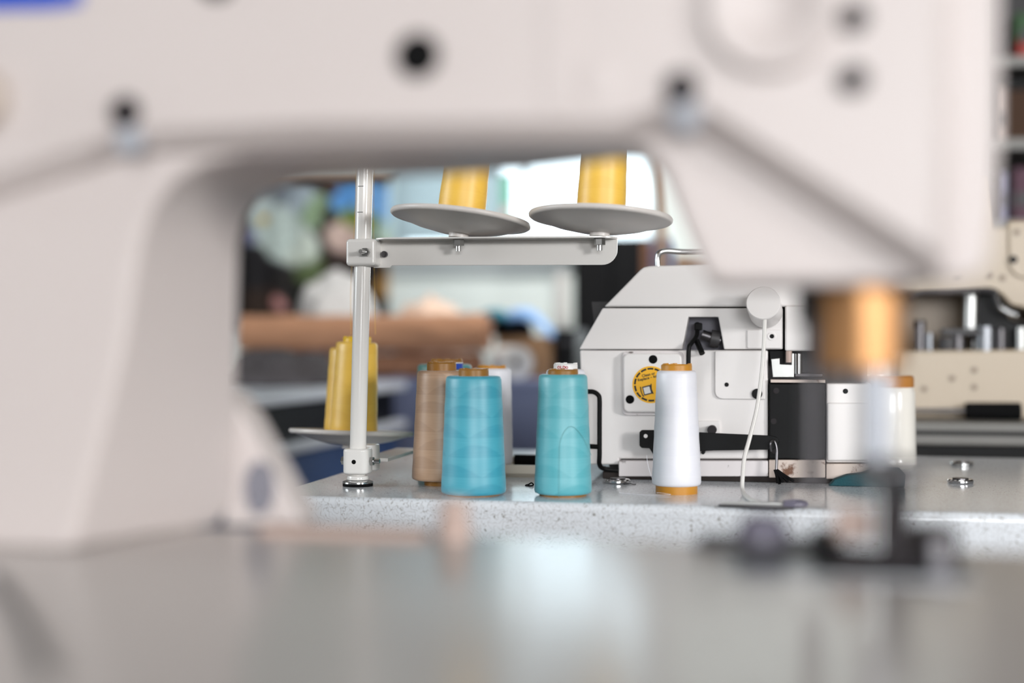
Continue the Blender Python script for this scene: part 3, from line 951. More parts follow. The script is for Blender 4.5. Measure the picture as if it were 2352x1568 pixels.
flat(rotp([(-11.2, -4.8), (-10.0, -5.6), (-9.6, -5.2), (-10.6, -3), (-11.0, 0), (-10.4, 4.2), (-11.4, 5.0), (-11.9, 0)], rt_ * 1.3, 1.6, -4.0), 'filter_end', M['ink'])
flat(rotp([(-1.0, -4.8), (0.0, -5.2), (-0.8, 0), (0.4, 5.0), (-0.6, 5.0), (-1.6, 0)], rt_ * 1.3, 1.6, -4.0), 'filter_collar', M['ink'])
# hook mechanism in the recess
q = S.px(1602, 760, 0.008)
MB().tube([S.px(1602, 742, 0.012), S.px(1600, 770, 0.004), S.px(1588, 788, -0.006), S.px(1582, 800, -0.010), S.px(1581, 845, -0.010)], 0.0023, 10).obj('bent_hook', M['black'], sg)
MB().cyl(S.px(1600, 782, 0.0), S.px(1613, 812, -0.008), 0.0028).obj('hook_tip', M['black'], sg)
MB().box(S.px(1604, 750, 0.010), (0.0075, 0.008, 0.0075)).obj('hook_block', M['black'], sg, bevel=0.001)
MB().cyl(S.px(1612, 768, 0.010), S.px(1655, 782, 0.012), 0.0050).obj('hook_shaft', M['darksteel'], sg)
MB().cyl(S.px(1632, 776, 0.0105), S.px(1652, 780, 0.0115), 0.0085).obj('shaft_collar', M['darkgrey'], sg)
# right cover plate with hole and screw
sp_prism([(1642, 806)] + [(1642, 900), (1645, 909), (1652, 914), (1660, 916), (1758, 917), (1758, 806)], -0.0025, 0.002, M['serger'], 'looper_cover', 0.001)
c = S.px(1669, 883, -0.0025)
MB().cyl(c + Vector((0, 0.001, 0)), c + Vector((0, -0.0004, 0)), 0.0021).obj('cover_hole', M['black'], sg)
c = S.px(1739, 904, -0.0025)
MB().cyl(c + Vector((0, 0.001, 0)), c + Vector((0, -0.002, 0)), 0.0050).obj('cover_screw', M['black'], sg)
sp_prism(s_rrect(1716, 1795, 757, 800, 4), -0.002, 0.002, M['serger'], 'hole_boss', 0.0008)
c = S.px(1773, 772, -0.002)
MB().lathe([(0.0042, -0.0008), (0.0042, 0.0006), (0.0034, 0.0008), (0.0022, 0.0004), (0, 0.0004)], 24, mtx=Matrix.Translation(c) @ RX).obj('screw_seat', M['serger'], sg)
MB().cyl(c + Vector((0, -0.0003, 0)), c + Vector((0, -0.0009, 0)), 0.0021).obj('screw_hole', M['black'], sg)
sp_prism(s_rrect(1560, 1654, 966, 1002, 4), -0.0022, 0.002, M['serger'], 'lever_seat', 0.001)
c = S.px(1636, 986, -0.002)
MB().cyl(c, c + Vector((0, -0.010, 0)), 0.0044).obj('lever_stop', M['screw'], sg)
# black lever, hook and wire bundle
sp_prism([(1469, 992), (1474, 987), (1500, 987), (1560, 990), (1640, 994), (1772, 1000), (1785, 1004), (1790, 1013), (1786, 1024), (1776, 1032), (1640, 1034), (1500, 1042),
          (1492, 1029), (1474, 1028), (1469, 1023)], -0.0165, -0.014, M['black'], 'knife_lever', 0.0006, ref=-0.015)
c = S.px(1483, 1001, -0.0166)
MB().cyl(c, c + Vector((0, -0.0004, 0)), 0.0019).obj('lever_hole', M['serger'], sg)
c = S.px(1615, 1036, -0.0165)
MB().cyl(c + Vector((0, 0.015, -0.001)), c + Vector((0, -0.002, -0.001)), 0.0018).obj('lever_pin', M['black'], sg)
MB().tube([S.px(1772, 1036, -0.019), S.px(1770, 1018, -0.020), S.px(1778, 1012, -0.017), S.px(1784, 1030, -0.017), S.px(1784, 1055, -0.018), S.px(1783, 1078, -0.019)], 0.0014, 8).obj('wire_hook', M['darksteel'], sg)
for dx, dy, k in ((0, 0, 0), (12, -2, 1), (24, -3, 2), (38, -4, 3), (5, 2, 4)):
    MB().tube([S.px(1780 + k, 1078, -0.019), S.px(1784 + dx * 0.5, 1092, -0.020 + 0.001 * k), S.px(1786 + dx, 1109 + dy, -0.019 + 0.001 * k)], 0.0015, 7).obj('wire_strand', M['rubber'], sg)
# needle throat hardware
sp_prism([(1768, 806), (1802, 806), (1802, 836), (1770, 832)], 0.012, 0.03, M['black'], 'throat_gap')
sp_prism([(1771, 824), (1791, 822), (1791, 836), (1818, 837), (1818, 811), (1824, 811), (1824, 866), (1775, 866)], -0.003, 0.010, M['brushed'], 'knife_bracket', 0.0005)
MB().cyl(S.px(1834, 812, 0.0), S.px(1834, 858, 0.0), 0.0042).obj('needle_clamp', M['steel'], sg)
MB().span((S.px(1770, 870, 0).x, -0.005, S.px(1770, 878, 0).z), (S.px(1895, 870, 0).x, 0.02, S.px(1770, 871, 0).z)).obj('throat_plate', M['serger_rusty'], sg, bevel=0.0005)
MB().cyl(S.px(1812, 806, -0.001), S.px(1812, 832, -0.001), 0.0030).obj('presser_post', M['rose'], sg)
MB().span((S.px(1825, 866, 0).x, -0.002, S.px(1825, 866, 0).z), (S.px(1890, 866, 0).x, 0.012, S.px(1825, 856, 0).z)).obj('presser_foot', M['darksteel'], sg, bevel=0.001)
# wire guard on the left, lamp, cord, thread loop on top
MB().tube([S.px(1338, 899, -0.012), S.px(1352, 899, -0.012), S.px(1364, 900, -0.012), S.px(1374, 907, -0.012), S.px(1377, 918, -0.012), S.px(1377, 960, -0.012), S.px(1377, 1040, -0.012),
           S.px(1377, 1066, -0.010), S.px(1388, 1076, -0.004), S.px(1420, 1080, 0.0)], 0.0024, 10).obj('wire_guard', M['black'], sg)
MB().cyl(S.px(1345, 1024, -0.012), S.px(1376, 1026, -0.012), 0.0024).obj('guard_stub', M['black'], sg)
la, lb_ = S.px(1759, 716, -0.004), S.px(1753, 695, -0.040)
ln_ = (la - lb_).length
MB().lathe([(0.0160, 0), (0.0160, ln_ - 0.001), (0.0152, ln_), (0, ln_)], 40,
           mtx=Matrix.Translation(la) @ (lb_ - la).to_track_quat('Z', 'Y').to_matrix().to_4x4()).obj('lamp_housing', M['serger'], sg)
cordpts = [W(1757, 722, 1.226), W(1756, 750, 1.220), W(1754, 800, 1.214), W(1748, 870, 1.206), W(1738, 940, 1.198), W(1722, 1005, 1.188), W(1710, 1050, 1.18), W(1706, 1090, 1.172)]
z_t = TZ + 0.002
cordpts += [Vector((on(1706, 1130, z_t).x, on(1706, 1130, z_t).y, z_t + 0.001)), on(1722, 1146, z_t), on(1746, 1157, z_t)]
MB().tube([S.loc(p) for p in cordpts], 0.0019, 8).obj('lamp_cord', M['cord'], sg)
MB().tube([S.px(1511, 618, 0.03), S.px(1511, 590, 0.03), S.px(1518, 579, 0.03), S.px(1535, 576, 0.032), S.px(1570, 578, 0.036), S.px(1680, 580, 0.05), S.px(1700, 620, 0.05)], 0.0028, 10).obj('thread_guide_loop', M['steel'], sg)

# ------------------------------------------------------------------ small things on the laminate table
for x, y, lab in ((1419, 1109, 'small chrome disc lying left of the white thread cone'),
                  (2210, 1069, 'small chrome disc at the right, the farther of two'),
                  (2206, 1109, 'small chrome disc at the right, the nearer of two')):
    p = on(x, y, TZ)
    e = thing('chrome_disc', lab, 'disc', (p.x, p.y, TZ), RA, 'chrome discs on the laminate table')
    MB().lathe([(0, 0), (0.0112, 0), (0.0122, 0.0012), (0.0122, 0.0028), (0.0112, 0.0040), (0, 0.0044)], 36).obj('disc', M['steel'], e)
    MB().lathe([(0.0075, 0.0040), (0.0075, 0.0050), (0, 0.0052)], 28).obj('disc_cap', M['darksteel'], e)
p = on(1216, 1116, TZ)
e = thing('lint_scrap', 'tiny black scrap of thread on the table between the turquoise cones', 'scrap', (p.x, p.y, TZ), RA)
MB().tube([(-0.004, 0, 0.0004), (-0.001, 0.002, 0.0014), (0.002, 0.0, 0.003), (0.0035, 0.002, 0.001), (0.0005, -0.002, 0.0006), (-0.003, 0.001, 0.0010)], 0.0007, 6).obj('tangle', M['rubber'], e)
p = on(1445, 1113, TZ)
e = thing('lint_scrap', 'dark wisp of lint on the table beside the left chrome disc', 'scrap', (p.x, p.y, TZ), RA)
MB().tube([(-0.005, 0, 0.0004), (0, 0.003, 0.0008), (0.004, 0.0, 0.0006), (0.006, 0.003, 0.0004)], 0.0004, 6).obj('wisp', M['darkgrey'], e)
# thread snips at the table edge
p = on(1740, 1168, TZ)
e = thing('thread_snips', 'dark steel thread snips lying at the front edge of the laminate table', 'snips', (p.x, p.y + 0.004, TZ), RA)
MB().plan([(-0.0315, -0.0008), (-0.006, -0.0045), (0.030, -0.0050), (0.030, 0.0015), (-0.004, 0.0025)], 0.0004, 0.0024).obj('lower_blade', M['darksteel'], e, bevel=0.0004)
MB().plan([(-0.029, 0.0006), (-0.004, 0.0010), (0.030, 0.0040), (0.030, 0.0088), (-0.004, 0.0058)], 0.0026, 0.0044).obj('upper_blade', M['brushed'], e, bevel=0.0004)
MB().tube([(0.022, -0.002, 0.003), (0.032, -0.004, 0.004), (0.039, 0.002, 0.004), (0.032, 0.009, 0.0045), (0.022, 0.006, 0.004)], 0.0024, 8).obj('spring_handle', M['snip'], e)
# felt, bottle
e = thing('felt_pad', 'dark teal felt pad on the table at the foot of the overlock machine', 'felt', SO, RA)
fu0, fu1 = S.px(1902, 1100, -0.014).x, S.px(2076, 1100, -0.014).x
fw = fu1 - fu0
MB().prism([(fu0, 0.0), (fu1, 0.0), (fu1 + 0.001, 0.012), (fu1 - 0.004, 0.0175), (fu0 + 0.62 * fw, 0.0170), (fu0 + 0.45 * fw, 0.0125), (fu0 + 0.25 * fw, 0.0105), (fu0 + 0.08 * fw, 0.006)], -0.022, -0.006).obj('pad', M['darkteal'], e, bevel=0.0015)
BP = W(2040, 1000, 1.40)
e = thing('plastic_bottle', 'milky white plastic bottle with amber cap beside the overlock machine', 'bottle', (BP.x, BP.y, TZ), RA)
rb_ = 62 * 1.40 / FPX
bz = CZ - (888 - 784) * 1.40 / FPX - TZ
MB().lathe([(0, 0), (rb_ - 0.004, 0), (rb_, 0.005), (rb_, bz * 0.15), (rb_ - 0.0006, bz * 0.16), (rb_, bz * 0.17), (rb_ - 0.001, bz - 0.006), (rb_ - 0.003, bz), (0, bz)], 44).obj('bottle_body', M['bottle'], e)
MB().lathe([(0.027, bz), (0.027, bz + 0.010), (0.025, bz + 0.0125), (0, bz + 0.0125)], 40).obj('cap', M['amber'], e)

# ------------------------------------------------------------------ cream machine on the table behind, right
KO = W(2240, 784, 1.78)
KF = Frame((KO.x, KO.y, 0.755), RA)
kt = thing('sewing_table', 'grey work table under the cream sewing machine at the right', 'table', (KO.x, KO.y, 0.755), RA)
tz_k = KF.px(2240, 958, -0.05).z
MB().span((-0.22, -0.10, tz_k - 0.034), (0.75, 0.42, tz_k - 0.004)).obj('table_top', M['greyd'], kt, bevel=0.003)
MB().span((-0.22, -0.1006, tz_k - 0.021), (0.75, -0.0995, tz_k - 0.015)).obj('edge_groove', M['black'], kt)
for x in (-0.16, 0.68):
    for y in (-0.04, 0.36):
        MB().span((x - 0.02, y - 0.02, -0.755), (x + 0.02, y + 0.02, tz_k - 0.034)).obj('leg', M['greypaint'], kt)
MB().span((-0.20, -0.075, tz_k - 0.16), (0.72, -0.05, tz_k - 0.034)).obj('apron', M['black'], kt)
km = thing('sewing_machine', 'cream industrial sewing machine in the background at the right edge', 'machine', (KO.x, KO.y, 0.755), RA)
tz_k -= 0.004
def kp(pts, y0, y1, m, name, bevel=0.0, ref=0.0):
    return MB().prism(KF.xz(pts, ref), y0, y1).obj(name, m, km, bevel=bevel)
bedpts = KF.xz([(2060, 806), (2560, 800), (2560, 940), (2060, 945)])
bedpts[2] = (bedpts[2][0], tz_k)
bedpts[3] = (bedpts[3][0], tz_k)
MB().prism(bedpts, 0.0, 0.16).obj('bed', M['cream'], km, bevel=0.004)
kp([(2020, 400), (2265, 400), (2275, 470), (2281, 520), (2318, 518), (2318, 505), (2560, 500), (2560, 800), (2420, 800), (2400, 735), (2360, 708), (2325, 700), (2300, 672), (2020, 662)], 0.01, 0.13, M['cream'], 'arm', 0.004)
kp([(2318, 522), (2556, 515), (2556, 640), (2360, 640), (2335, 632), (2320, 615)], 0.004, 0.012, M['cream'], 'face_cover', 0.002)
def kdot(x, y, r, m, name, off):
    c = KF.px(x, y, off)
    MB().cyl(c + Vector((0, 0.001, 0)), c + Vector((0, -0.0015, 0)), r).obj(name, m, km)
kdot(2327, 596, 0.0055, M['black'], 'cover_screw', 0.004)
kdot(2335, 534, 0.0042, M['cream_edge'], 'cover_screw', 0.004)
for x, y in ((2198, 632), (2272, 632), (2302, 638)):
    kdot(x, y, 0.0045, M['cream_edge'], 'arm_screw', 0.01)
for x, y in ((2186, 869), (2237, 850), (2237, 889), (2122, 893)):
    kdot(x, y, 0.0042, M['cream_edge'], 'bed_hole_shade', 0.0)  # brown discs paint the shade of holes in the bed
MB().tube([KF.px(2085, 690, -0.01), KF.px(2110, 672, -0.01), KF.px(2180, 668, -0.01), KF.px(2262, 666, -0.01), KF.px(2290, 672, -0.01)], 0.0042, 8).obj('lifter_bar', M['darkgrey'], km)
MB().tube([KF.px(2288, 672, -0.008), KF.px(2296, 700, -0.008), KF.px(2318, 716, -0.008), KF.px(2336, 722, -0.008)], 0.0045, 8).obj('lifter_hook', M['steel'], km)
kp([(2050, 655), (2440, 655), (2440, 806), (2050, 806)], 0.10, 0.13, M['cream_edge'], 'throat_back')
kp([(2246, 668), (2300, 668), (2330, 735), (2420, 745), (2420, 806), (2236, 806)], 0.03, 0.08, M['black'], 'inner_block', 0.004)
MB().cyl(KF.px(2230, 662, 0.02), KF.px(2228, 770, 0.02), 0.0095).obj('needle_bar', M['brushed'], km)
for x, y0, y1, r, m in ((2112, 740, 806, 0.008, 'darksteel'), (2134, 765, 806, 0.006, 'dimsteel'), (2176, 775, 806, 0.012, 'darkgrey'), (2200, 770, 806, 0.009, 'darksteel'), (2240, 782, 812, 0.0045, 'steel'),
                        (2262, 750, 806, 0.014, 'dimsteel'), (2298, 755, 806, 0.007, 'darksteel'), (2345, 752, 806, 0.007, 'brushed')):
    MB().cyl(KF.px(x, y1, 0.015), KF.px(x, y0, 0.015), r, seg=18).obj('presser_post', M[m], km)
kp([(2098, 735), (2128, 735), (2128, 752), (2098, 752)], 0.008, 0.022, M['black'], 'post_cap', 0.002)
MB().box(KF.px(2205, 762, 0.012), (0.05, 0.02, 0.010)).obj('presser_foot', M['darkgrey'], km, bevel=0.002)
# screwdriver
sd = KF.px(2100, 938, -0.035)
e = thing('screwdriver', 'black-handled screwdriver lying in front of the cream machine', 'screwdriver', KO - Vector((0, 0, CZ - 0.755)), RA)
zz = KF.px(2240, 958, -0.035).z - 0.004 + 0.0125
h0, h1 = KF.px(2217, 938, -0.035), KF.px(2345, 938, -0.035)
MB().cyl((h0.x, -0.035, zz), (h1.x, -0.035, zz), 0.0118, 0.0124, 10).obj('handle', M['rubber'], e, bevel=0.002)
MB().cyl((sd.x, -0.035, zz), (h0.x, -0.035, zz), 0.0028).obj('shaft', M['darksteel'], e)

# ------------------------------------------------------------------ shelf unit, upper right
HO = W(2330, 784, 2.75)
HF = Frame((HO.x, HO.y, 0), RA)
sh = thing('shelf_unit', 'grey-white shelf unit against the right wall behind the cream machine', 'shelf', (HO.x, HO.y, 0), RA)
sx0 = HF.px(2262, 300).x
levels = {}
for y in (128, 318, 505, 700):
    z = HF.px(2330, y).z
    levels[y] = z
    MB().span((sx0, 0, z - 0.022), (sx0 + 0.75, 0.3, z)).obj('shelf_board', M['greypaint'], sh, bevel=0.002)
MB().span((sx0 - 0.02, 0, 0), (sx0, 0.3, 1.9)).obj('side_board', M['greypaint'], sh)
MB().span((sx0 + 0.75, 0, 0), (sx0 + 0.77, 0.3, 1.9)).obj('side_board', M['greypaint'], sh)
MB().span((sx0 - 0.02, 0.3, 0), (sx0 + 0.77, 0.31, 1.9)).obj('back_board', M['darkgrey'], sh)
def shelf_thing(name, label, cat, x0, x1, ytop, level, m, d0=0.02, d1=0.2, lid=None, group=None):
    a, b = HF.px(x0, ytop, d0), HF.px(x1, ytop, d0)
    z0 = levels[level]
    o = thing(name, label, cat, (HO.x, HO.y, 0), RA, group)
    MB().span((a.x, d0, z0), (b.x, d1, a.z)).obj('body', M[m], o, bevel=0.003)
    if lid:
        MB().span((a.x - 0.003, d0 - 0.003, a.z - 0.022), (b.x + 0.003, d1 + 0.003, a.z + 0.003)).obj('lid', M[lid], o, bevel=0.002)
    else:
        MB().span((a.x + 0.004, d0 - 0.001, z0 + 0.03), (b.x - 0.004, d0, z0 + 0.06)).obj('label', M['darkgrey'], o)
    return o
shelf_thing('cardboard_box', 'brown cardboard box with dark lid on the middle shelf', 'box', 2312, 2400, 185, 318, 'card_shade', lid='black')
shelf_thing('cardboard_box', 'narrow pale box left of the brown one on the middle shelf', 'box', 2284, 2308, 200, 318, 'rose')
shelf_thing('binder', 'lilac folder on the shelf above the cream machine', 'binder', 2292, 2312, 395, 505, 'lilac', group='folders on the shelf')
shelf_thing('binder', 'black folder beside the lilac one on the shelf', 'binder', 2313, 2326, 380, 505, 'black', group='folders on the shelf')
shelf_thing('binder', 'plum folder at the right edge of the photo', 'binder', 2328, 2420, 385, 505, 'plum', group='folders on the shelf')
shelf_thing('cardboard_box', 'small red box on the top shelf at the right edge', 'box', 2338, 2400, 88, 128, 'red')
o = shelf_thing('storage_tin', 'dark green tin standing behind the small red box', 'tin', 2330, 2420, 30, 128, 'green', d0=0.21, d1=0.28)
sp_ = HF.px(2352, 490, -0.2)
# ------------------------------------------------------------------ bench and chest at the left, with cloth
sc = 0.717
BN = Vector((-0.5255, 1.90, 0))
btop = CZ - 0.136 * sc
bn = thing('work_bench', 'long bench with white edges and blue panel receding behind the thread stand', 'bench', BN, RA)
MB().span((-0.9, 0, btop - 0.020), (0, 1.34, btop)).obj('bench_top', M['board'], bn, bevel=0.003)
MB().span((-0.88, 0.02, btop - 0.095), (-0.03, 1.32, btop - 0.020)).obj('board_gap_shade', M['black'], bn)  # solid black block paints the dark gap between the two boards
MB().span((-0.9, 0, btop - 0.115), (0, 1.34, btop - 0.095)).obj('lower_board', M['board'], bn, bevel=0.003)
MB().span((-0.88, 0.02, 0.06), (-0.02, 1.32, btop - 0.115)).obj('blue_panel', M['navy'], bn)
MB().span((-0.88, 0.02, 0.0), (-0.06, 1.28, 0.06)).obj('plinth', M['black'], bn)
CF = Frame((W(1000, 784, 3.28).x, 3.28, 0), RA)
ch = thing('chest', 'slate blue chest standing behind the thread cones', 'chest', CF.O, RA)
cx0, cx1 = CF.px(560, 870).x, CF.px(1320, 870).x
ctop_ = btop
MB().span((cx0, 0.05, ctop_ - 0.022), (cx1, 0.75, ctop_)).obj('chest_top', M['slate'], ch, bevel=0.003)
MB().span((cx0 + 0.01, 0.06, 0.05), (cx1 - 0.01, 0.74, ctop_ - 0.022)).obj('chest_body', M['slate'], ch)
for k in range(3):
    w = (cx1 - cx0 - 0.04) / 3
    d = MB().span((cx0 + 0.02 + k * w + 0.006, 0.05, 0.10), (cx0 + 0.02 + (k + 1) * w - 0.006, 0.06, ctop_ - 0.04)).obj('chest_door', M['slate'], ch, bevel=0.002)
    MB().cyl((cx0 + 0.02 + k * w + 0.05, 0.05, 0.45), (cx0 + 0.02 + k * w + 0.05, 0.03, 0.45), 0.012).obj('door_knob', M['brushed'], d)
MB().span((cx0 + 0.03, 0.09, 0.0), (cx1 - 0.03, 0.70, 0.05)).obj('plinth', M['black'], ch)

def roll(name, label, x0, x1, zc_, r, v, m, end, hole=0.012, wob=0.004):
    a, b = CF.px(x0, 800, v).x, CF.px(x1, 800, v).x
    e = thing(name, label, 'fabric roll', CF.O, RA)
    mb = MB()
    n, seg = 26, 36
    rs = []
    for i in range(n + 1):
        x = a + (b - a) * i / n
        ring = []
        for k in range(seg):
            t = 2 * math.pi * k / seg
            rr = r * (1 - 0.03 * abs(math.sin(t))) + wob * noise.noise(Vector((x * 14, math.cos(t) * 1.4, math.sin(t) * 1.4))) - wob * 0.3
            ring.append((x, v + rr * math.cos(t), zc_ + rr * math.sin(t)))
        rs.append(ring)
    mb.rings(rs).obj('cloth', M[m], e, sharp=70)
    MB().cyl((b - 0.005, v, zc_), (b + 0.004, v, zc_), hole * 2.1).obj('roll_core', M[end], e)
    return e
z1 = ctop_ + 0.034
roll('fabric_roll', 'dark brown cloth roll lying underneath on the chest', 655, 1105, z1, 0.035, 0.16, 'brownfab2', 'brownfab2', wob=0.008)
roll('fabric_roll', 'long brown cloth roll lying on top of the darker roll', 556, 1122, z1 + 0.086, 0.052, 0.15, 'brownfab', 'brownfab2', wob=0.006)

def heap(name, label, cat, fr, x0, x1, ytop, v, depth, zbase, m, seed=0.0, rough=0.18, power=1.0):
    a, b = fr.px(x0, 800, v).x, fr.px(x1, 800, v).x
    ht = fr.px((x0 + x1) / 2, ytop, v).z - zbase
    e = thing(name, label, cat, fr.O, fr.a)
    rs = []
    nr, seg = 14, 40
    for i in range(nr + 1):
        ph = (math.pi / 2) * i / nr
        ring = []
        for k in range(seg):
            t = 2 * math.pi * k / seg
            q = Vector((math.cos(t) * math.cos(ph), math.sin(t) * math.cos(ph), math.sin(ph)))
            d = 1 + rough * noise.fractal(q * 2.3 + Vector((seed, seed * 1.7, 0)), 0.9, 2.0, 3)
            ring.append(((a + b) / 2 + q.x * d * (b - a) / 2, v + q.y * d * depth / 2, max(zbase, zbase + (q.z ** power) * d * ht)))
        rs.append(ring)
    MB().rings(rs).obj('cloth', M[m], e, sharp=80)
    return e
heap('cloth_heap', 'pale grey heap of cloth behind the brown roll', 'cloth', CF, 660, 896, 636, 0.42, 0.30, ctop_, 'palefab', 1.3)
heap('cloth_heap', 'peach heap of cloth behind the end of the brown roll', 'cloth', CF, 905, 1070, 690, 0.40, 0.22, ctop_, 'peachfab', 4.1, 0.12, 0.5)
BF = Frame((BN.x, BN.y, 0), RA)
heap('cloth_heap', 'crumpled charcoal cloth on the white-edged bench', 'cloth', BF, 520, 770, 806, 1.02, 0.28, btop, 'greyfab', 7.7, 0.22)
# box, paper roll, teal and light blue cloths
bx0, bx1 = CF.px(1136, 800, 0.22).x, CF.px(1256, 800, 0.22).x
bzt = CF.px(1200, 772, 0.24).z
e = thing('cardboard_box', 'brown cardboard box on the slate chest behind the white paper roll', 'box', CF.O, RA)
MB().span((bx0, 0.24, ctop_), (bx1, 0.42, bzt)).obj('carton', M['card'], e, bevel=0.002)
MB().span((bx0, 0.239, bzt - 0.030), (bx1, 0.24, bzt - 0.028)).obj('flap_edge', M['brownfab2'], e)
e = thing('paper_roll', 'white paper roll with a dark hole in its end on the chest', 'roll', CF.O, RA)
c = CF.px(1186, 832, 0.08)
cxr, rr = c.x, 0.043
prof = [(0.013, 0), (rr, 0), (rr, 0.06), (rr, 0.11), (0.013, 0.11)]
mt = Matrix.Translation((cxr - 0.052, 0.19, ctop_ + rr)) @ Matrix.Rotation(math.radians(28), 4, 'Z') @ Matrix.Rotation(math.pi / 2, 4, 'X')
MB().rings([[mt @ Vector((r * math.cos(2 * math.pi * k / 40), r * math.sin(2 * math.pi * k / 40), z)) for k in range(40)] for r, z in prof + [prof[0]]], caps=False).obj('paper', M['paper'], e)
mt2 = mt @ Matrix.Translation((0, 0, 0.05))
MB().lathe([(0.0128, 0), (0.0128, 0.04), (0, 0.04)], 24, mtx=mt2).obj('hole_lining', M['darkgrey'], e)
def drape(name, label, x0, x1, ymid, yend, v, depth, m, th=0.012):
    e = thing(name, label, 'cloth', CF.O, RA)
    rs = []
    n = 16
    for i in range(n + 1):
        t = i / n
        x = x0 + (x1 - x0) * t
        y = ymid[0] + (ymid[1] - ymid[0]) * t + (yend - min(ymid)) * (2 * t - 1) ** 2 * 0.5
        p = CF.px(x, y, v)
        w = th * (1 + 0.4 * math.sin(5 * t))
        rs.append([(p.x, v - depth / 2, p.z - w), (p.x, v - depth / 2 - 0.004, p.z), (p.x, v - depth / 4, p.z + w * 0.9), (p.x, v + depth / 4, p.z + w), (p.x, v + depth / 2, p.z), (p.x, v + depth / 2, p.z - w)])
    MB().rings(rs).obj('cloth', M[m], e, sharp=80)
    return e
heap('cloth_bundle', 'black cloth bundle on the cardboard box under the teal cloth', 'cloth', CF, 1128, 1226, 726, 0.285, 0.15, bzt, 'black', 3.0, 0.08)
drape('folded_cloth', 'teal folded cloth on top of the black bundle', 1092, 1182, (728, 714), 760, 0.285, 0.15, 'tealfab')
drape('folded_cloth', 'light blue folded cloth drooping over the right end of the box', 1176, 1270, (704, 748), 746, 0.275, 0.14, 'bluefab')

# dark cupboard, posts and panels at the back
DF = Frame((W(1400, 784, 4.2).x, 4.2, 0), RA)
dk = thing('cupboard', 'tall black cupboard beside the bright window', 'cupboard', DF.O, RA)
dx0, dx1, dz = DF.px(1318, 560).x, DF.px(1490, 560).x, DF.px(1400, 545).z
MB().span((dx0, 0, 0.06), (dx1, 0.4, dz)).obj('carcass', M['black'], dk, bevel=0.004)
mx_ = (dx0 + dx1) / 2
for a, b, hx in ((dx0 + 0.004, mx_ - 0.003, mx_ - 0.02), (mx_ + 0.003, dx1 - 0.004, mx_ + 0.02)):
    d = MB().span((a, -0.016, 0.08), (b, 0, dz - 0.01)).obj('cupboard_door', M['black'], dk, bevel=0.003)
    MB().cyl((hx, -0.016, 0.95), (hx, -0.035, 0.95), 0.008).obj('door_knob', M['steel'], d)
MB().span((dx0 + 0.02, 0.02, 0), (dx1 - 0.02, 0.38, 0.06)).obj('plinth', M['black'], dk)
def post(name, label, cat, x0, x1, y0, Y, m, th=0.03):
    f = Frame((W((x0 + x1) / 2, 784, Y).x, Y, 0), RA)
    a, b = f.px(x0, y0), f.px(x1, y0)
    e = thing(name, label, cat, f.O, RA)
    MB().span((a.x, 0, 0.02), (b.x, th, a.z)).obj('panel', M[m], e, bevel=0.002)
    MB().span((a.x - 0.01, -0.01, 0), (b.x + 0.01, th + 0.01, 0.02)).obj('foot', M['black'], e)
    return e
post('wooden_post', 'pale wooden post standing right of the window', 'post', 1508, 1531, 150, 3.2, 'wood')
post('tall_board', 'rust brown board standing left of the blue board', 'board', 1474, 1494, 556, 3.5, 'brownfab2')
post('tall_board', 'blue board standing behind the chrome thread loop', 'board', 1494, 1548, 548, 3.3, 'navy')
post('tall_board', 'beige board standing right of the blue board', 'board', 1552, 1660, 586, 3.4, 'wood')
# small ledge object and coloured strip in the window
vf = Frame(room(0, V1 - 0.03, 0), RA)
def ledge(name, label, cat, x0, x1, y0, y1, m, th=0.02, sub=None):
    a, b = vf.px(x0, y0), vf.px(x1, y1)
    e = thing(name, label, cat, vf.O, RA)
    MB().span((a.x, 0, b.z), (b.x, th, a.z)).obj('sheet', M[m], e, bevel=0.002)
    if sub:
        MB().span((a.x + 0.006, -0.003, b.z + 0.05), (b.x - 0.006, 0.0, (a.z + b.z) / 2 - 0.02)).obj('print', M[sub], e)
    return e
ledge('hanging_tag', 'green tag with pink lower half hanging on the window bar', 'tag', 1150, 1176, 396, 530, 'mint', sub='pink')
ledge('roller_blind', 'pale roller blind over the left half of the window', 'blind', 905, 1150, 95, 552, 'blind', 0.003)
ledge('ledge', 'long pale ledge on the back wall under the window', 'ledge', 890, 1310, 608, 622, 'frame', 0.03)
ledge('white_strip', 'narrow white upright strip on the wall beside the black cupboard', 'strip', 1276, 1304, 626, 752, 'paper', 0.02)
ca0, ca1 = CF.px(1274, 800, 0.30).x, CF.px(1322, 800, 0.30).x
e = thing('crate', 'black crate on the right end of the slate chest', 'crate', CF.O, RA)
MB().span((ca0, 0.30, ctop_), (ca1, 0.52, CF.px(1290, 756, 0.30).z)).obj('crate_box', M['black'], e, bevel=0.004)
MB().span((ca0 + 0.012, 0.296, ctop_ + 0.09), (ca1 - 0.012, 0.30, ctop_ + 0.105)).obj('handle_slot', M['darkgrey'], e)
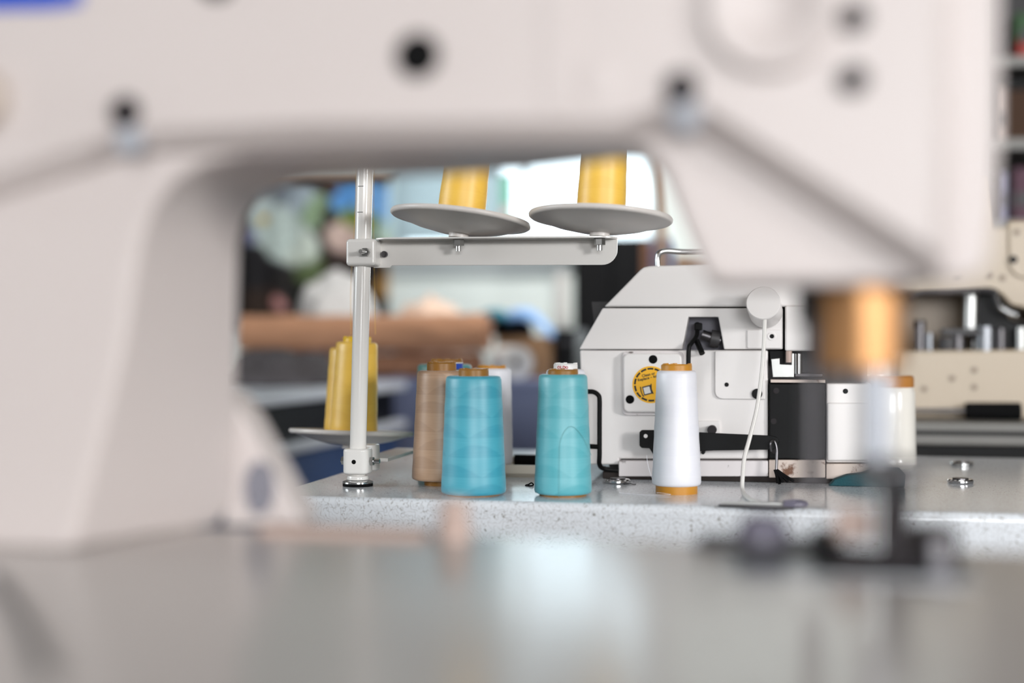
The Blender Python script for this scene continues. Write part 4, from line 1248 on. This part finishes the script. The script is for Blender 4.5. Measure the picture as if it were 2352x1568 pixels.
# printed wall hanging with loose patches of colour
TFR = Frame(room(0, V1 - 0.03, 0), RA)
TFR = Frame((TFR.O.x, TFR.O.y, 0), RA)
th_ = thing('printed_hanging', 'colourful printed hanging with blue, green and white patches on the left', 'hanging', TFR.O, RA)
blobs = [(600, 470, 46, (206, 222, 220)), (640, 540, 70, (205, 222, 216)), (690, 575, 46, (214, 226, 214)), (603, 505, 16, (206, 164, 40)), (575, 545, 26, (120, 124, 158)),
         (720, 480, 40, (150, 176, 140)), (690, 460, 40, (180, 196, 206)), (760, 500, 30, (40, 36, 36)), (790, 455, 42, (96, 160, 226)), (850, 460, 44, (110, 168, 226)),
         (900, 470, 50, (130, 180, 230)), (800, 495, 34, (120, 140, 60)), (850, 510, 36, (110, 130, 60)), (785, 530, 40, (214, 190, 178)), (800, 560, 40, (205, 180, 170)),
         (880, 530, 34, (170, 196, 190)), (920, 560, 50, (190, 205, 150)), (720, 620, 40, (92, 108, 70)), (650, 660, 40, (30, 26, 24)), (640, 690, 26, (196, 140, 136)),
         (590, 620, 60, (24, 22, 26)), (600, 690, 50, (50, 36, 28)), (700, 680, 40, (26, 30, 26)), (780, 610, 46, (50, 38, 34)), (850, 620, 40, (30, 26, 26)), (620, 425, 60, (120, 130, 140)),
         (870, 580, 30, (60, 40, 36)), (760, 430, 30, (70, 50, 42)), (900, 650, 40, (160, 120, 60)), (920, 630, 30, (50, 34, 52))]
gx, gy = 96, 72
X0, X1, Y0, Y1 = 470, 893, 400, 760
me = bpy.data.meshes.new('printed_cloth')
vs, fs, cols = [], [], []
for j in range(gy + 1):
    for i in range(gx + 1):
        x, y = X0 + (X1 - X0) * i / gx, Y0 + (Y1 - Y0) * j / gy
        p = TFR.px(x, y)
        vs.append((p.x, 0.006 * math.sin(i * 0.45), p.z))
        ws, cc = 2e-5, [24 * 2e-5] * 3
        n_ = noise.noise_vector(Vector((x / 40, y / 40, 0))) * 14
        for bx_, by_, br, bc in blobs:
            w = math.exp(-10.0 * (((x + n_.x - bx_) ** 2 + (y + n_.y - by_) ** 2) / br ** 2))
            ws += w
            for q_ in range(3):
                cc[q_] += w * bc[q_]
        jt = 1.08 + 0.35 * noise.noise(Vector((x / 11, y / 11, 3.0)))
        cols.append([min(1.0, lin(k / ws) * jt) for k in cc])
for j in range(gy):
    for i in range(gx):
        a = j * (gx + 1) + i
        fs.append((a, a + 1, a + gx + 2, a + gx + 1))
me.from_pydata(vs, [], fs)
at = me.color_attributes.new('print', 'FLOAT_COLOR', 'POINT')
for i, c in enumerate(cols):
    at.data[i].color = (c[0], c[1], c[2], 1)
pm = bpy.data.materials.new('printed_cloth')
pm.use_nodes = True
an = pm.node_tree.nodes.new('ShaderNodeAttribute')
an.attribute_name = 'print'
pm.node_tree.links.new(an.outputs['Color'], pm.node_tree.nodes['Principled BSDF'].inputs['Base Color'])
pm.node_tree.nodes['Principled BSDF'].inputs['Roughness'].default_value = 0.8
me.materials.append(pm)
for f in me.polygons:
    f.use_smooth = True
po = bpy.data.objects.new('printed_cloth', me)
COL.objects.link(po)
po.parent = th_
so = po.modifiers.new('thickness', 'SOLIDIFY')
so.thickness = 0.004
pa, pb = TFR.px(X0 - 6, Y0), TFR.px(X1 + 6, Y0)
MB().cyl((pa.x, 0, pa.z + 0.008), (pb.x, 0, pb.z + 0.008), 0.012).obj('hanging_rod', M['wood'], th_)
for q_ in (pa, pb):
    MB().span((q_.x - 0.01, -0.01, pa.z - 0.01), (q_.x + 0.01, 0.03, pa.z + 0.008)).obj('rod_bracket', M['black'], th_)
